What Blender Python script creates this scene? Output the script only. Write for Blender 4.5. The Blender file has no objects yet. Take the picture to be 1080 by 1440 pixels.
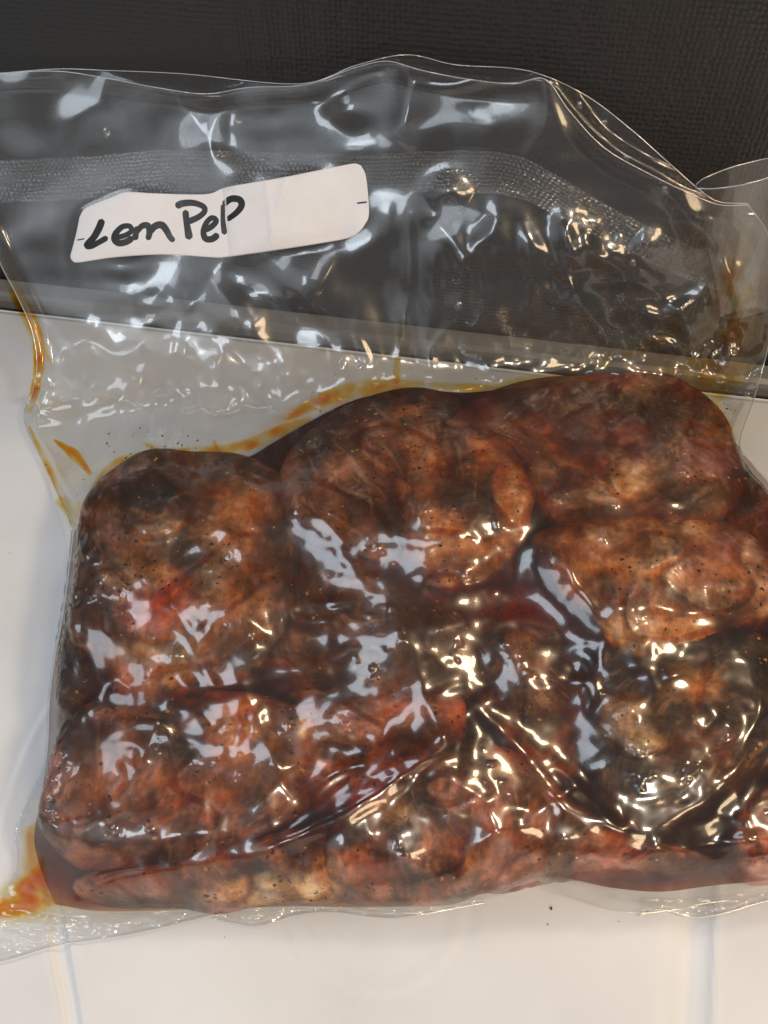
import bpy, bmesh, math
import numpy as np

# ------------------------------------------------------------------ camera, world, lamps, exposure
sc = bpy.context.scene
CAM_H = 0.33
PITCH = math.radians(52.0)
VFOV = math.radians(62.0)
F = 720.0 / math.tan(VFOV / 2)          # focal length in photograph pixels
cam_d = bpy.data.cameras.new('camera')
cam_d.sensor_fit = 'VERTICAL'
cam_d.angle = VFOV
cam_d.clip_start = 0.01
cam_d.clip_end = 50
cam = bpy.data.objects.new('camera', cam_d)
sc.collection.objects.link(cam)
cam.location = (0, 0, CAM_H)
cam.rotation_euler = (math.pi / 2 - PITCH, 0, 0)
sc.camera = cam
sc.render.resolution_x, sc.render.resolution_y = 768, 1024

world = bpy.data.worlds.new('World')
sc.world = world
world.use_nodes = True
bg = world.node_tree.nodes['Background']
bg.inputs[0].default_value = (0.86, 0.9, 1.0, 1)
bg.inputs[1].default_value = 0.10


def area(name, loc, target, size, power, color, size_y=None, shape='RECTANGLE'):
    d = bpy.data.lights.new(name, 'AREA')
    d.shape = shape
    d.size = size
    if size_y:
        d.size_y = size_y
    d.energy = power
    d.color = color
    o = bpy.data.objects.new(name, d)
    sc.collection.objects.link(o)
    o.location = loc
    from mathutils import Vector
    v = Vector(target) - Vector(loc)
    o.rotation_euler = v.to_track_quat('-Z', 'Y').to_euler()
    return o


COOL = (0.80, 0.90, 1.0)
WARM = (1.0, 0.73, 0.45)
area('window_light', (-1.05, 0.20, 1.05), (0, 0.2, 0), 0.38, 3.0, COOL, 0.58)
area('window_light', (-0.50, -1.15, 0.85), (0, 0.25, 0.05), 0.24, 3.0, COOL, 0.46)
area('window_light', (-0.35, 0.75, 1.50), (0, 0.2, 0), 0.46, 4.0, COOL, 0.46)
for sz in (0.7, 1.1, 1.5):                       # added stacked panels standing in for a daylit room, for soft film sheen
    area('sheen_panel', (-0.95 - 0.01 * sz, -0.95 - 0.01 * sz, 0.70), (0, 0.25, 0.05), sz, 0.75 * sz * sz, COOL, sz * 0.8)
area('warm_light', (0.70, -0.25, 1.0), (0.1, 0.25, 0), 0.16, 5.5, WARM, shape='DISK')
area('warm_light', (0.50, 0.70, 1.25), (0.1, 0.2, 0), 0.16, 3.0, WARM, shape='DISK')
area('warm_light', (0.22, -0.42, 0.80), (0.15, 0.05, 0), 0.12, 2.9, (1.0, 0.84, 0.66), shape='DISK')
area('warm_light', (0.60, -0.95, 0.72), (0.15, 0.35, 0.12), 0.40, 4.6, WARM, 0.26)  # added warm panel behind the camera for golden sheen on the film

sc.view_settings.view_transform = 'Standard'
sc.view_settings.look = 'None'
sc.view_settings.exposure = 0.12
sc.view_settings.gamma = 1.0
sc.render.engine = 'CYCLES'
sc.cycles.use_denoising = True
sc.cycles.transparent_max_bounces = 24
sc.cycles.max_bounces = 10
sc.cycles.diffuse_bounces = 3
sc.cycles.glossy_bounces = 4
sc.cycles.volume_bounces = 0
sc.cycles.caustics_reflective = False
sc.cycles.caustics_refractive = False
sc.cycles.sample_clamp_indirect = 6.0

# ------------------------------------------------------------------ helpers: pixels, rays, noise
rng = np.random.RandomState(7)
CP, SP = math.cos(PITCH), math.sin(PITCH)


def ray(px, py):
    """direction (unnormalised, unit depth along the axis) through a photograph pixel"""
    a = (np.asarray(px, float) - 540) / F
    b = (720 - np.asarray(py, float)) / F
    return np.stack([a, CP + b * SP, -SP + b * CP], -1)


def on_ground(px, py, z=0.0):
    d = ray(px, py)
    t = (z - CAM_H) / d[..., 2]
    return d * t[..., None] + np.array([0, 0, CAM_H])


_perm = {}


def perlin(x, y, seed=0):
    if seed not in _perm:
        r = np.random.RandomState(1000 + seed)
        _perm[seed] = r.rand(128, 128) * 2 * np.pi
    g = _perm[seed]
    x = np.asarray(x, float); y = np.asarray(y, float)
    xi = np.floor(x).astype(int); yi = np.floor(y).astype(int)
    xf = x - xi; yf = y - yi
    u = xf * xf * xf * (xf * (xf * 6 - 15) + 10)
    v = yf * yf * yf * (yf * (yf * 6 - 15) + 10)

    def dot(ix, iy, dx, dy):
        a = g[ix % 128, iy % 128]
        return np.cos(a) * dx + np.sin(a) * dy
    n00 = dot(xi, yi, xf, yf); n10 = dot(xi + 1, yi, xf - 1, yf)
    n01 = dot(xi, yi + 1, xf, yf - 1); n11 = dot(xi + 1, yi + 1, xf - 1, yf - 1)
    return ((n00 * (1 - u) + n10 * u) * (1 - v) + (n01 * (1 - u) + n11 * u) * v) * 1.5


def fbm(x, y, seed=0, octv=4, gain=0.5):
    s = 0; a = 1.0; t = 0
    for i in range(octv):
        s = s + a * perlin(x * 2 ** i + 17.3 * i, y * 2 ** i - 9.1 * i, seed + i)
        t += a
        a *= gain
    return s / t


def sstep(a, b, x):
    t = np.clip((x - a) / (b - a), 0, 1)
    return t * t * (3 - 2 * t)


def blur(a, s):
    r = max(1, int(s * 3))
    k = np.exp(-0.5 * (np.arange(-r, r + 1) / s) ** 2); k /= k.sum()
    p = np.pad(a, ((r, r), (0, 0)), 'edge')
    a = sum(k[i] * p[i:i + a.shape[0]] for i in range(2 * r + 1))
    p = np.pad(a, ((0, 0), (r, r)), 'edge')
    return sum(k[i] * p[:, i:i + a.shape[1]] for i in range(2 * r + 1))


def catmull(pts, n, closed=False):
    p = np.asarray(pts, float)
    if closed:
        p = np.vstack([p[-1], p, p[0], p[1]])
    else:
        p = np.vstack([2 * p[0] - p[1], p, 2 * p[-1] - p[-2]])
    m = len(p) - 3
    out = []
    for i in range(m):
        a, b, c, d = p[i], p[i + 1], p[i + 2], p[i + 3]
        t = np.linspace(0, 1, n, endpoint=False)[:, None]
        out.append(0.5 * (2 * b + (c - a) * t + (2 * a - 5 * b + 4 * c - d) * t ** 2 + (3 * b - a - 3 * c + d) * t ** 3))
    if not closed:
        out.append(p[-2][None])
    return np.vstack(out)


def resample(pts, n):
    p = np.asarray(pts, float)
    s = np.r_[0, np.cumsum(np.hypot(*np.diff(p, axis=0).T))]
    t = np.linspace(0, s[-1], n)
    return np.stack([np.interp(t, s, p[:, 0]), np.interp(t, s, p[:, 1])], -1)


# ------------------------------------------------------------------ mesh helpers
def link_mesh(name, verts, faces, mat, parent=None, smooth=True):
    me = bpy.data.meshes.new(name)
    verts = np.asarray(verts, np.float32)
    faces = np.asarray(faces, np.int32) if not isinstance(faces, list) else faces
    if isinstance(faces, list):
        me.from_pydata([tuple(map(float, v)) for v in verts], [], faces)
    else:
        k = faces.shape[1]
        me.vertices.add(len(verts)); me.vertices.foreach_set('co', verts.ravel())
        me.loops.add(faces.size); me.loops.foreach_set('vertex_index', faces.ravel())
        me.polygons.add(len(faces))
        me.polygons.foreach_set('loop_start', np.arange(0, faces.size, k, dtype=np.int32))
        me.update(calc_edges=True)
        me.validate()
    if smooth:
        me.polygons.foreach_set('use_smooth', np.ones(len(me.polygons), bool))
    me.materials.append(mat)
    o = bpy.data.objects.new(name, me)
    sc.collection.objects.link(o)
    if parent is not None:
        o.parent = parent
        o.matrix_parent_inverse = parent.matrix_world.inverted()
    return o


def grid_faces(nr, nc, off=0, flip=False, wrap=False):
    i = np.arange(nr - 1)[:, None]
    j = np.arange(nc if wrap else nc - 1)[None, :]
    j2 = (j + 1) % nc
    a = i * nc + j; b = i * nc + j2; c = (i + 1) * nc + j2; d = (i + 1) * nc + j
    f = np.stack([a, b, c, d] if not flip else [a, d, c, b], -1).reshape(-1, 4)
    return f + off


def outward(o):
    bm = bmesh.new(); bm.from_mesh(o.data)
    bmesh.ops.recalc_face_normals(bm, faces=bm.faces)
    bm.to_mesh(o.data); bm.free()
    vol = 0.0
    n = len(o.data.polygons)
    c = np.empty(n * 3, np.float32); o.data.polygons.foreach_get('center', c)
    nn_ = np.empty(n * 3, np.float32); o.data.polygons.foreach_get('normal', nn_)
    a = np.empty(n, np.float32); o.data.polygons.foreach_get('area', a)
    c = c.reshape(-1, 3); c = c - c.mean(0)
    if float(((c * nn_.reshape(-1, 3)).sum(1) * a).sum()) < 0:
        o.data.flip_normals()
    return o


def tag(o, label=None, category=None, group=None, kind=None):
    if label: o['label'] = label
    if category: o['category'] = category
    if group: o['group'] = group
    if kind: o['kind'] = kind
    return o


def colour_attr(o, cols):
    at = o.data.color_attributes.new('tone', 'FLOAT_COLOR', 'POINT')
    c = np.ones((len(cols), 4), np.float32); c[:, :3] = cols
    at.data.foreach_set('color', c.ravel())


# ------------------------------------------------------------------ materials
def mat_new(name):
    m = bpy.data.materials.new(name)
    m.use_nodes = True
    nt = m.node_tree
    nt.nodes.clear()
    out = nt.nodes.new('ShaderNodeOutputMaterial')
    return m, nt, out


def N(nt, typ, **kw):
    n = nt.nodes.new(typ)
    for k, v in kw.items():
        if k.startswith('i_'):
            n.inputs[k[2:].replace('_', ' ')].default_value = v
        else:
            setattr(n, k, v)
    return n


def film_mat(name, refl=0.075, rough=0.05, haze=0.02, haze_col=(0.8, 0.85, 0.9, 1), bump=0.0, bscale=900, dots=False, tint=(0.985, 0.985, 0.98, 1)):
    m, nt, out = mat_new(name)
    L = nt.links.new
    tr = N(nt, 'ShaderNodeBsdfTransparent'); tr.inputs[0].default_value = tint
    gl = N(nt, 'ShaderNodeBsdfGlossy'); gl.inputs['Roughness'].default_value = rough
    df = N(nt, 'ShaderNodeBsdfDiffuse'); df.inputs[0].default_value = haze_col
    lw = N(nt, 'ShaderNodeLayerWeight'); lw.inputs['Blend'].default_value = 0.5
    # Schlick: r + (1-r) * facing^5
    pw = N(nt, 'ShaderNodeMath', operation='POWER'); pw.inputs[1].default_value = 4.6
    L(lw.outputs['Facing'], pw.inputs[0])
    ma = N(nt, 'ShaderNodeMath', operation='MULTIPLY_ADD')
    ma.inputs[1].default_value = 0.85 - refl; ma.inputs[2].default_value = refl
    L(pw.outputs[0], ma.inputs[0])
    mh = N(nt, 'ShaderNodeMixShader'); mh.inputs[0].default_value = haze
    L(tr.outputs[0], mh.inputs[1]); L(df.outputs[0], mh.inputs[2])
    g2 = N(nt, 'ShaderNodeBsdfGlossy'); g2.inputs['Roughness'].default_value = 0.24
    gm = N(nt, 'ShaderNodeMixShader'); gm.inputs[0].default_value = 0.46
    L(gl.outputs[0], gm.inputs[1]); L(g2.outputs[0], gm.inputs[2])
    mx = N(nt, 'ShaderNodeMixShader')
    L(ma.outputs[0], mx.inputs[0]); L(mh.outputs[0], mx.inputs[1]); L(gm.outputs[0], mx.inputs[2])
    tc = N(nt, 'ShaderNodeTexCoord')
    csrc = tc.outputs['UV'] if dots else tc.outputs['Object']
    if bump:
        nz = N(nt, 'ShaderNodeTexNoise'); nz.inputs['Scale'].default_value = bscale
        nz.inputs['Detail'].default_value = 2
        L(tc.outputs['Object'], nz.inputs['Vector'])
        src = nz.outputs[0]
        if dots:
            vo = N(nt, 'ShaderNodeTexVoronoi'); vo.voronoi_dimensions = '2D'; vo.inputs['Scale'].default_value = bscale
            vo.inputs['Randomness'].default_value = 0.22
            L(csrc, vo.inputs['Vector'])
            src = vo.outputs['Distance']
            # the embossed points scatter a little light
            cr = N(nt, 'ShaderNodeMapRange'); cr.inputs[1].default_value = 0.15; cr.inputs[2].default_value = 0.42
            cr.inputs[3].default_value = haze * 2.2; cr.inputs[4].default_value = haze * 0.3
            L(src, cr.inputs[0])
            L(cr.outputs[0], mh.inputs[0])
        bp = N(nt, 'ShaderNodeBump'); bp.inputs['Strength'].default_value = bump
        bp.inputs['Distance'].default_value = 0.0006
        L(src, bp.inputs['Height'])
        L(bp.outputs[0], gl.inputs['Normal']); L(bp.outputs[0], df.inputs['Normal'])
    L(mx.outputs[0], out.inputs[0])
    return m


def juice_mat(name, sig, scat=0.0, scol=(0.6, 0.2, 0.1, 1)):
    """liquid: clear surface (the film above gives the gloss), absorption inside, sig in 1/m"""
    m, nt, out = mat_new(name)
    tr = N(nt, 'ShaderNodeBsdfTransparent')
    nt.links.new(tr.outputs[0], out.inputs[0])
    mxs = max(sig)
    va = N(nt, 'ShaderNodeVolumeAbsorption')
    va.inputs['Color'].default_value = (1 - sig[0] / mxs, 1 - sig[1] / mxs, 1 - sig[2] / mxs, 1)
    va.inputs['Density'].default_value = mxs
    if scat:
        vs = N(nt, 'ShaderNodeVolumeScatter')
        vs.inputs['Color'].default_value = scol
        vs.inputs['Density'].default_value = scat
        vs.inputs['Anisotropy'].default_value = 0.2
        ad = N(nt, 'ShaderNodeAddShader')
        nt.links.new(va.outputs[0], ad.inputs[0]); nt.links.new(vs.outputs[0], ad.inputs[1])
        nt.links.new(ad.outputs[0], out.inputs['Volume'])
    else:
        nt.links.new(va.outputs[0], out.inputs['Volume'])
    return m


def meat_mat(name, off):
    m, nt, out = mat_new(name)
    L = nt.links.new
    bs = N(nt, 'ShaderNodeBsdfPrincipled')
    at = N(nt, 'ShaderNodeAttribute', attribute_name='tone')
    tc = N(nt, 'ShaderNodeTexCoord')
    mp = N(nt, 'ShaderNodeMapping')
    mp.inputs['Location'].default_value = (off, off * 0.7, off * 1.3)
    mp.inputs['Rotation'].default_value = (0.3, 0.2, off * 2.1)
    L(tc.outputs['Object'], mp.inputs[0])
    # fibres: stretched noise
    mf = N(nt, 'ShaderNodeMapping'); mf.inputs['Scale'].default_value = (1.0, 0.5, 0.7)
    L(mp.outputs[0], mf.inputs[0])
    fib = N(nt, 'ShaderNodeTexNoise'); fib.inputs['Scale'].default_value = 380; fib.inputs['Detail'].default_value = 5
    fib.inputs['Roughness'].default_value = 0.62
    L(mf.outputs[0], fib.inputs['Vector'])
    fr = N(nt, 'ShaderNodeMapRange'); fr.inputs[1].default_value = 0.3; fr.inputs[2].default_value = 0.72
    fr.inputs[3].default_value = 0.62; fr.inputs[4].default_value = 1.35
    L(fib.outputs[0], fr.inputs[0])
    mul = N(nt, 'ShaderNodeVectorMath', operation='SCALE')
    L(at.outputs['Color'], mul.inputs[0]); L(fr.outputs[0], mul.inputs['Scale'])
    # dark spice crust patches
    cn = N(nt, 'ShaderNodeTexNoise'); cn.inputs['Scale'].default_value = 46; cn.inputs['Detail'].default_value = 8
    cn.inputs['Roughness'].default_value = 0.7
    L(mp.outputs[0], cn.inputs['Vector'])
    cr = N(nt, 'ShaderNodeMapRange'); cr.inputs[1].default_value = 0.53; cr.inputs[2].default_value = 0.66
    cr.inputs[4].default_value = 0.75
    L(cn.outputs[0], cr.inputs[0])
    mixc = N(nt, 'ShaderNodeMix', data_type='RGBA')
    L(cr.outputs[0], mixc.inputs[0]); L(mul.outputs[0], mixc.inputs[6])
    mixc.inputs[7].default_value = (0.036, 0.018, 0.012, 1)
    # pepper grains
    vo = N(nt, 'ShaderNodeTexVoronoi'); vo.inputs['Scale'].default_value = 460
    vo.inputs['Randomness'].default_value = 1.0
    wn_ = N(nt, 'ShaderNodeTexNoise'); wn_.inputs['Scale'].default_value = 700; wn_.inputs['Detail'].default_value = 2
    L(mp.outputs[0], wn_.inputs['Vector'])
    wv_ = N(nt, 'ShaderNodeVectorMath', operation='MULTIPLY_ADD'); wv_.inputs[1].default_value = (0.0022, 0.0022, 0.0022)
    L(wn_.outputs['Color'], wv_.inputs[0]); L(mp.outputs[0], wv_.inputs[2])
    L(wv_.outputs[0], vo.inputs['Vector'])
    sep = N(nt, 'ShaderNodeSeparateColor'); L(vo.outputs['Color'], sep.inputs[0])
    # grain radius from the cell's own random value: few large, most none
    gr = N(nt, 'ShaderNodeMapRange'); gr.inputs[1].default_value = 0.44; gr.inputs[2].default_value = 1.0
    gr.inputs[3].default_value = -0.02; gr.inputs[4].default_value = 0.40
    cl = N(nt, 'ShaderNodeTexNoise'); cl.inputs['Scale'].default_value = 48; cl.inputs['Detail'].default_value = 3
    L(mp.outputs[0], cl.inputs['Vector'])
    cm = N(nt, 'ShaderNodeMapRange'); cm.inputs[1].default_value = 0.35; cm.inputs[2].default_value = 0.65
    cm.inputs[3].default_value = 0.62; cm.inputs[4].default_value = 1.12
    L(cl.outputs[0], cm.inputs[0])
    cmu = N(nt, 'ShaderNodeMath', operation='MULTIPLY'); L(sep.outputs[0], cmu.inputs[0]); L(cm.outputs[0], cmu.inputs[1])
    L(cmu.outputs[0], gr.inputs[0])
    lt = N(nt, 'ShaderNodeMath', operation='LESS_THAN'); L(vo.outputs['Distance'], lt.inputs[0]); L(gr.outputs[0], lt.inputs[1])
    gcol = N(nt, 'ShaderNodeMix', data_type='RGBA')
    g2 = N(nt, 'ShaderNodeMath', operation='GREATER_THAN'); g2.inputs[1].default_value = 0.82; L(sep.outputs[1], g2.inputs[0])
    L(g2.outputs[0], gcol.inputs[0])
    gcol.inputs[6].default_value = (0.016, 0.011, 0.009, 1); gcol.inputs[7].default_value = (0.42, 0.28, 0.16, 1)
    mixg = N(nt, 'ShaderNodeMix', data_type='RGBA')
    L(lt.outputs[0], mixg.inputs[0]); L(mixc.outputs[2], mixg.inputs[6]); L(gcol.outputs[2], mixg.inputs[7])
    L(mixg.outputs[2], bs.inputs['Base Color'])
    bs.inputs['Roughness'].default_value = 0.5
    bs.inputs['Specular IOR Level'].default_value = 0.25
    # relief
    add = N(nt, 'ShaderNodeMath', operation='ADD'); L(fib.outputs[0], add.inputs[0]); L(lt.outputs[0], add.inputs[1])
    bp = N(nt, 'ShaderNodeBump'); bp.inputs['Strength'].default_value = 0.55; bp.inputs['Distance'].default_value = 0.0012
    L(add.outputs[0], bp.inputs['Height']); L(bp.outputs[0], bs.inputs['Normal'])
    L(bs.outputs[0], out.inputs[0])
    return m


def plain_mat(name, col, rough=0.5, spec=0.5, bump=None, var=0.0, vscale=30, metallic=0.0):
    m, nt, out = mat_new(name)
    L = nt.links.new
    bs = N(nt, 'ShaderNodeBsdfPrincipled')
    bs.inputs['Base Color'].default_value = (*col, 1)
    bs.inputs['Roughness'].default_value = rough
    bs.inputs['Specular IOR Level'].default_value = spec
    bs.inputs['Metallic'].default_value = metallic
    tc = N(nt, 'ShaderNodeTexCoord')
    nz = N(nt, 'ShaderNodeTexNoise'); nz.inputs['Scale'].default_value = vscale; nz.inputs['Detail'].default_value = 6
    L(tc.outputs['Object'], nz.inputs['Vector'])
    if var:
        mr = N(nt, 'ShaderNodeMapRange'); mr.inputs[1].default_value = 0.3; mr.inputs[2].default_value = 0.7
        mr.inputs[3].default_value = 1 - var; mr.inputs[4].default_value = 1 + var
        L(nz.outputs[0], mr.inputs[0])
        sc_ = N(nt, 'ShaderNodeVectorMath', operation='SCALE'); sc_.inputs[0].default_value = col
        L(mr.outputs[0], sc_.inputs['Scale']); L(sc_.outputs[0], bs.inputs['Base Color'])
        rr = N(nt, 'ShaderNodeMapRange'); rr.inputs[1].default_value = 0.3; rr.inputs[2].default_value = 0.7
        rr.inputs[3].default_value = rough * 0.8; rr.inputs[4].default_value = rough * 1.25
        L(nz.outputs[0], rr.inputs[0]); L(rr.outputs[0], bs.inputs['Roughness'])
    if bump:
        b2 = N(nt, 'ShaderNodeTexNoise'); b2.inputs['Scale'].default_value = bump[1]; b2.inputs['Detail'].default_value = 3
        L(tc.outputs['Object'], b2.inputs['Vector'])
        bp = N(nt, 'ShaderNodeBump'); bp.inputs['Strength'].default_value = bump[0]; bp.inputs['Distance'].default_value = 0.001
        L(b2.outputs[0], bp.inputs['Height']); L(bp.outputs[0], bs.inputs['Normal'])
    L(bs.outputs[0], out.inputs[0])
    return m


def wall_mat():
    """black moulded panel with a fine staggered pebble emboss"""
    m, nt, out = mat_new('embossed_black_panel')
    L = nt.links.new
    bs = N(nt, 'ShaderNodeBsdfPrincipled')
    bs.inputs['Base Color'].default_value = (0.013, 0.013, 0.0135, 1)
    bs.inputs['Specular IOR Level'].default_value = 0.55
    tc = N(nt, 'ShaderNodeTexCoord')
    vo = N(nt, 'ShaderNodeTexVoronoi'); vo.inputs['Scale'].default_value = 430; vo.inputs['Randomness'].default_value = 0.35
    L(tc.outputs['Object'], vo.inputs['Vector'])
    nz = N(nt, 'ShaderNodeTexNoise'); nz.inputs['Scale'].default_value = 6; nz.inputs['Detail'].default_value = 7; nz.inputs['Roughness'].default_value = 0.65
    L(tc.outputs['Object'], nz.inputs['Vector'])
    rr = N(nt, 'ShaderNodeMapRange'); rr.inputs[1].default_value = 0.35; rr.inputs[2].default_value = 0.65
    rr.inputs[3].default_value = 0.16; rr.inputs[4].default_value = 0.48
    L(nz.outputs[0], rr.inputs[0]); L(rr.outputs[0], bs.inputs['Roughness'])
    bp = N(nt, 'ShaderNodeBump'); bp.inputs['Strength'].default_value = 0.32; bp.inputs['Distance'].default_value = 0.0012
    L(vo.outputs['Distance'], bp.inputs['Height']); L(bp.outputs[0], bs.inputs['Normal'])
    L(bs.outputs[0], out.inputs[0])
    return m


M_FILM = film_mat('clear_film', refl=0.09, rough=0.085, haze=0.012)
M_ROLL = film_mat('rolled_film', refl=0.11, rough=0.08, haze=0.02, haze_col=(0.8, 0.76, 0.7, 1))
M_BACK = film_mat('clear_film_back', refl=0.06, rough=0.10, haze=0.02)
M_EDGE = film_mat('film_edge_shine', refl=0.30, rough=0.15, haze=0.25)  # pale glossy tubes added to give the film edges their bright line
M_SEAL = film_mat('embossed_seal', refl=0.05, rough=0.12, haze=0.034, bump=0.8, bscale=1.0, dots=True)
M_DROP = film_mat('clear_droplet', refl=0.16, rough=0.03, haze=0.05)
M_JUICE = juice_mat('brown_juice', (72, 190, 400), 16, (0.85, 0.30, 0.15, 1))
M_AMBER = juice_mat('amber_juice', (8, 165, 780))
M_COUNTER = plain_mat('white_moulded_top', (0.62, 0.645, 0.68), rough=0.30, spec=0.45, var=0.09, vscale=11, bump=(0.05, 160))
M_TRIM = plain_mat('grey_trim', (0.13, 0.125, 0.12), rough=0.35, var=0.06)
M_GAP = plain_mat('dark_gasket', (0.015, 0.015, 0.015), rough=0.6)
M_WALL = wall_mat()
M_PAPER = plain_mat('white_sticker', (0.72, 0.735, 0.79), rough=0.5, spec=0.3, var=0.04, vscale=60, bump=(0.22, 320))
M_INK = plain_mat('black_marker', (0.012, 0.012, 0.013), rough=0.38, var=0.3, vscale=300)
M_BLUE = plain_mat('blue_ink', (0.03, 0.03, 0.22), rough=0.5)
M_FLECK = plain_mat('dark_seasoning', (0.05, 0.025, 0.014), rough=0.6)

# ------------------------------------------------------------------ the setting
gL = on_ground(0, 432); gR = on_ground(1080, 558)          # the dark gap behind the white top
wd = (gR - gL) / np.linalg.norm(gR - gL)                   # along the wall
wn = np.array([-wd[1], wd[0], 0.0])                        # away from the camera
if wn[1] < 0: wn = -wn
WALL_OFF = 0.017


def wall_y(x):
    """y of the wall face at x"""
    p = gL + wn * WALL_OFF
    return p[1] + (x - p[0]) * wd[1] / wd[0]


def strip(name, prof, mat, s0=-0.45, s1=0.95):
    """extrude a (distance behind gap, height) profile along the wall"""
    prof = np.asarray(prof, float)
    v = []
    for s in (s0, s1):
        b = gL + wd * s
        v.append(b + prof[:, :1] * wn + prof[:, 1:] * np.array([0, 0, 1.0]))
    v = np.vstack(v)
    n = len(prof)
    f = [(i, (i + 1) % n, n + (i + 1) % n, n + i) for i in range(n)]
    f += [tuple(range(n - 1, -1, -1)), tuple(range(n, 2 * n))]
    return link_mesh(name, v, f, mat, smooth=False)


# white moulded top with shallow pressed lines: one sheet, fine where the photograph sees it
xs = np.r_[-0.60, -0.45, -0.35, np.linspace(-0.27, 0.27, 380), 0.35, 0.45, 0.60]
dep = np.r_[0.0, np.linspace(0.003, 0.44, 300), 0.50, 0.62]    # distance in front of the gap
XX, DD = np.meshgrid(xs, dep)
base = gL[None, None] + ((XX - gL[0]) / wd[0])[..., None] * wd
Pc = base - DD[..., None] * wn
Zc = np.zeros(XX.shape)


def seg_dist(P, a, b):
    ab = b - a
    t = np.clip(((P[..., :2] - a) @ ab) / (ab @ ab), 0, 1)
    return np.linalg.norm(P[..., :2] - a - t[..., None] * ab, axis=-1)


def pressed(pix, amp, w):
    global Zc
    g = on_ground(np.array(pix)[:, 0], np.array(pix)[:, 1])[:, :2]
    d = np.full(XX.shape, 9.0)
    for i in range(len(g) - 1):
        d = np.minimum(d, seg_dist(Pc, g[i], g[i + 1]))
    Zc += amp * np.exp(-(d / w) ** 2)


pressed(catmull([(70, 1200), (84, 1335), (104, 1440), (120, 1600)], 4), -0.0020, 0.0026)
pressed(catmull([(98, 1300), (112, 1400), (130, 1560)], 4), 0.0007, 0.0014)
pressed(catmull([(1015, 1150), (1010, 1280), (1005, 1440), (998, 1600)], 4), 0.0010, 0.0012)
pressed(catmull([(975, 1150), (975, 1280), (968, 1440), (960, 1600)], 4), -0.0032, 0.0065)
pressed(catmull([(100, 950), (50, 1030), (15, 1120), (-5, 1230), (0, 1330)], 4), -0.0005, 0.0010)
rc = on_ground(np.array(535), np.array(1262))[:2]
rr_ = np.hypot(Pc[..., 0] - rc[0], Pc[..., 1] - rc[1])
Zc += -0.0004 * np.exp(-((rr_ - 0.033) / 0.0022) ** 2) - 0.00025 * np.exp(-((rr_ - 0.025) / 0.002) ** 2)
Zc += 0.0005 * fbm(XX * 9, DD * 9, 61, 3) * 0.5
Zc += np.where(DD < 0.004, -0.002, 0)
Pc[..., 2] = Zc
nr, nc = XX.shape
top = Pc.reshape(-1, 3)
bot_i = len(top)
rim = np.r_[np.arange(nc), np.arange(1, nr) * nc + nc - 1, (nr - 1) * nc + np.arange(nc - 2, -1, -1), np.arange(nr - 2, 0, -1) * nc]
skirt = top[rim].copy(); skirt[:, 2] = -0.03
fs = grid_faces(nr, nc, flip=True)
k = len(rim)
sk = np.array([[rim[i], bot_i + i, bot_i + (i + 1) % k, rim[(i + 1) % k]] for i in range(k)])
tag(link_mesh('counter', np.vstack([top, skirt]), np.vstack([fs, sk]), M_COUNTER),
    'white moulded counter top with faint pressed lines under the bag', kind='structure')
tag(strip('counter_gap', [(0.0005, -0.03), (0.0045, -0.03), (0.0045, -0.004), (0.0005, -0.004)], M_GAP),
    'dark gap along the back of the white counter', kind='structure')
tag(strip('back_trim', [(0.0045, -0.03), (0.0165, -0.03), (0.0165, 0.008), (0.0150, 0.0088), (0.0075, 0.0060), (0.0052, 0.0040), (0.0045, 0.0015)], M_TRIM),
    'grey trim strip between white counter and black panel', kind='structure')
tag(strip('back_wall', [(WALL_OFF, -0.03), (WALL_OFF + 0.03, -0.03), (WALL_OFF + 0.03, 0.30), (WALL_OFF, 0.30)], M_WALL),
    'black embossed panel standing behind the bag', kind='structure')

# ------------------------------------------------------------------ nominal front of the bag, as distance along each pixel's ray
STEP = 2.0
GX = np.arange(-160, 1262, STEP); GY = np.arange(40, 1440, STEP)
PX, PY = np.meshgrid(GX, GY)
D3 = ray(PX, PY)
zy = np.array([(40, .026), (540, .026), (560, .031), (600, .037), (700, .045), (900, .048), (1100, .043), (1180, .036), (1230, .027), (1262, .014), (1282, .005), (1300, .003), (1440, .003)])
Zn = np.interp(PY, zy[:, 0], zy[:, 1])
T_body = (Zn - CAM_H) / D3[..., 2]
T_ground = (0.0025 - CAM_H) / D3[..., 2]
# the empty top of the bag leans back on the wall
PYA = 545.0
dA = ray(0, PYA); tA = (0.022 - CAM_H) / dA[2]; A = np.array([dA[1] * tA, CAM_H + dA[2] * tA])
xcol = (GX - 540) / F * 0.45
By = wall_y(xcol) - 0.009
dB = ray(0, 92); tB = By / dB[1]; Bz = CAM_H + dB[2] * tB
# intersect each ray (y,z) with the line A-B of its column
ey = By - A[0]; ez = Bz - A[1]
# t*(dy) = A0 + s*ey ; CAM_H + t*dz = A1 + s*ez
dy, dz = D3[..., 1], D3[..., 2]
den = dy * ez[None] - dz * ey[None]
T_flap = (A[0] * ez[None] - (A[1] - CAM_H) * ey[None]) / den
PYV = PYA + 44 * fbm(GX / 110, GX * 0 + 3.3, 57, 3)[None]
T0 = np.where(PY < PYV, T_flap, T_body)
T0 = blur(T0, 14)
Pn = D3 * T0[..., None] + np.array([0, 0, CAM_H])
gx = np.gradient(Pn, axis=1); gy = np.gradient(Pn, axis=0)
nn = np.cross(gy, gx); nn /= np.linalg.norm(nn, axis=-1)[..., None]
vd = D3 / np.linalg.norm(D3, axis=-1)[..., None]
sgn = np.sign(-(nn * vd).sum(-1)); nn *= sgn[..., None]
COS = np.clip(-(nn * vd).sum(-1), 0.35, 1)
DN = np.linalg.norm(D3, axis=-1)


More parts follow.
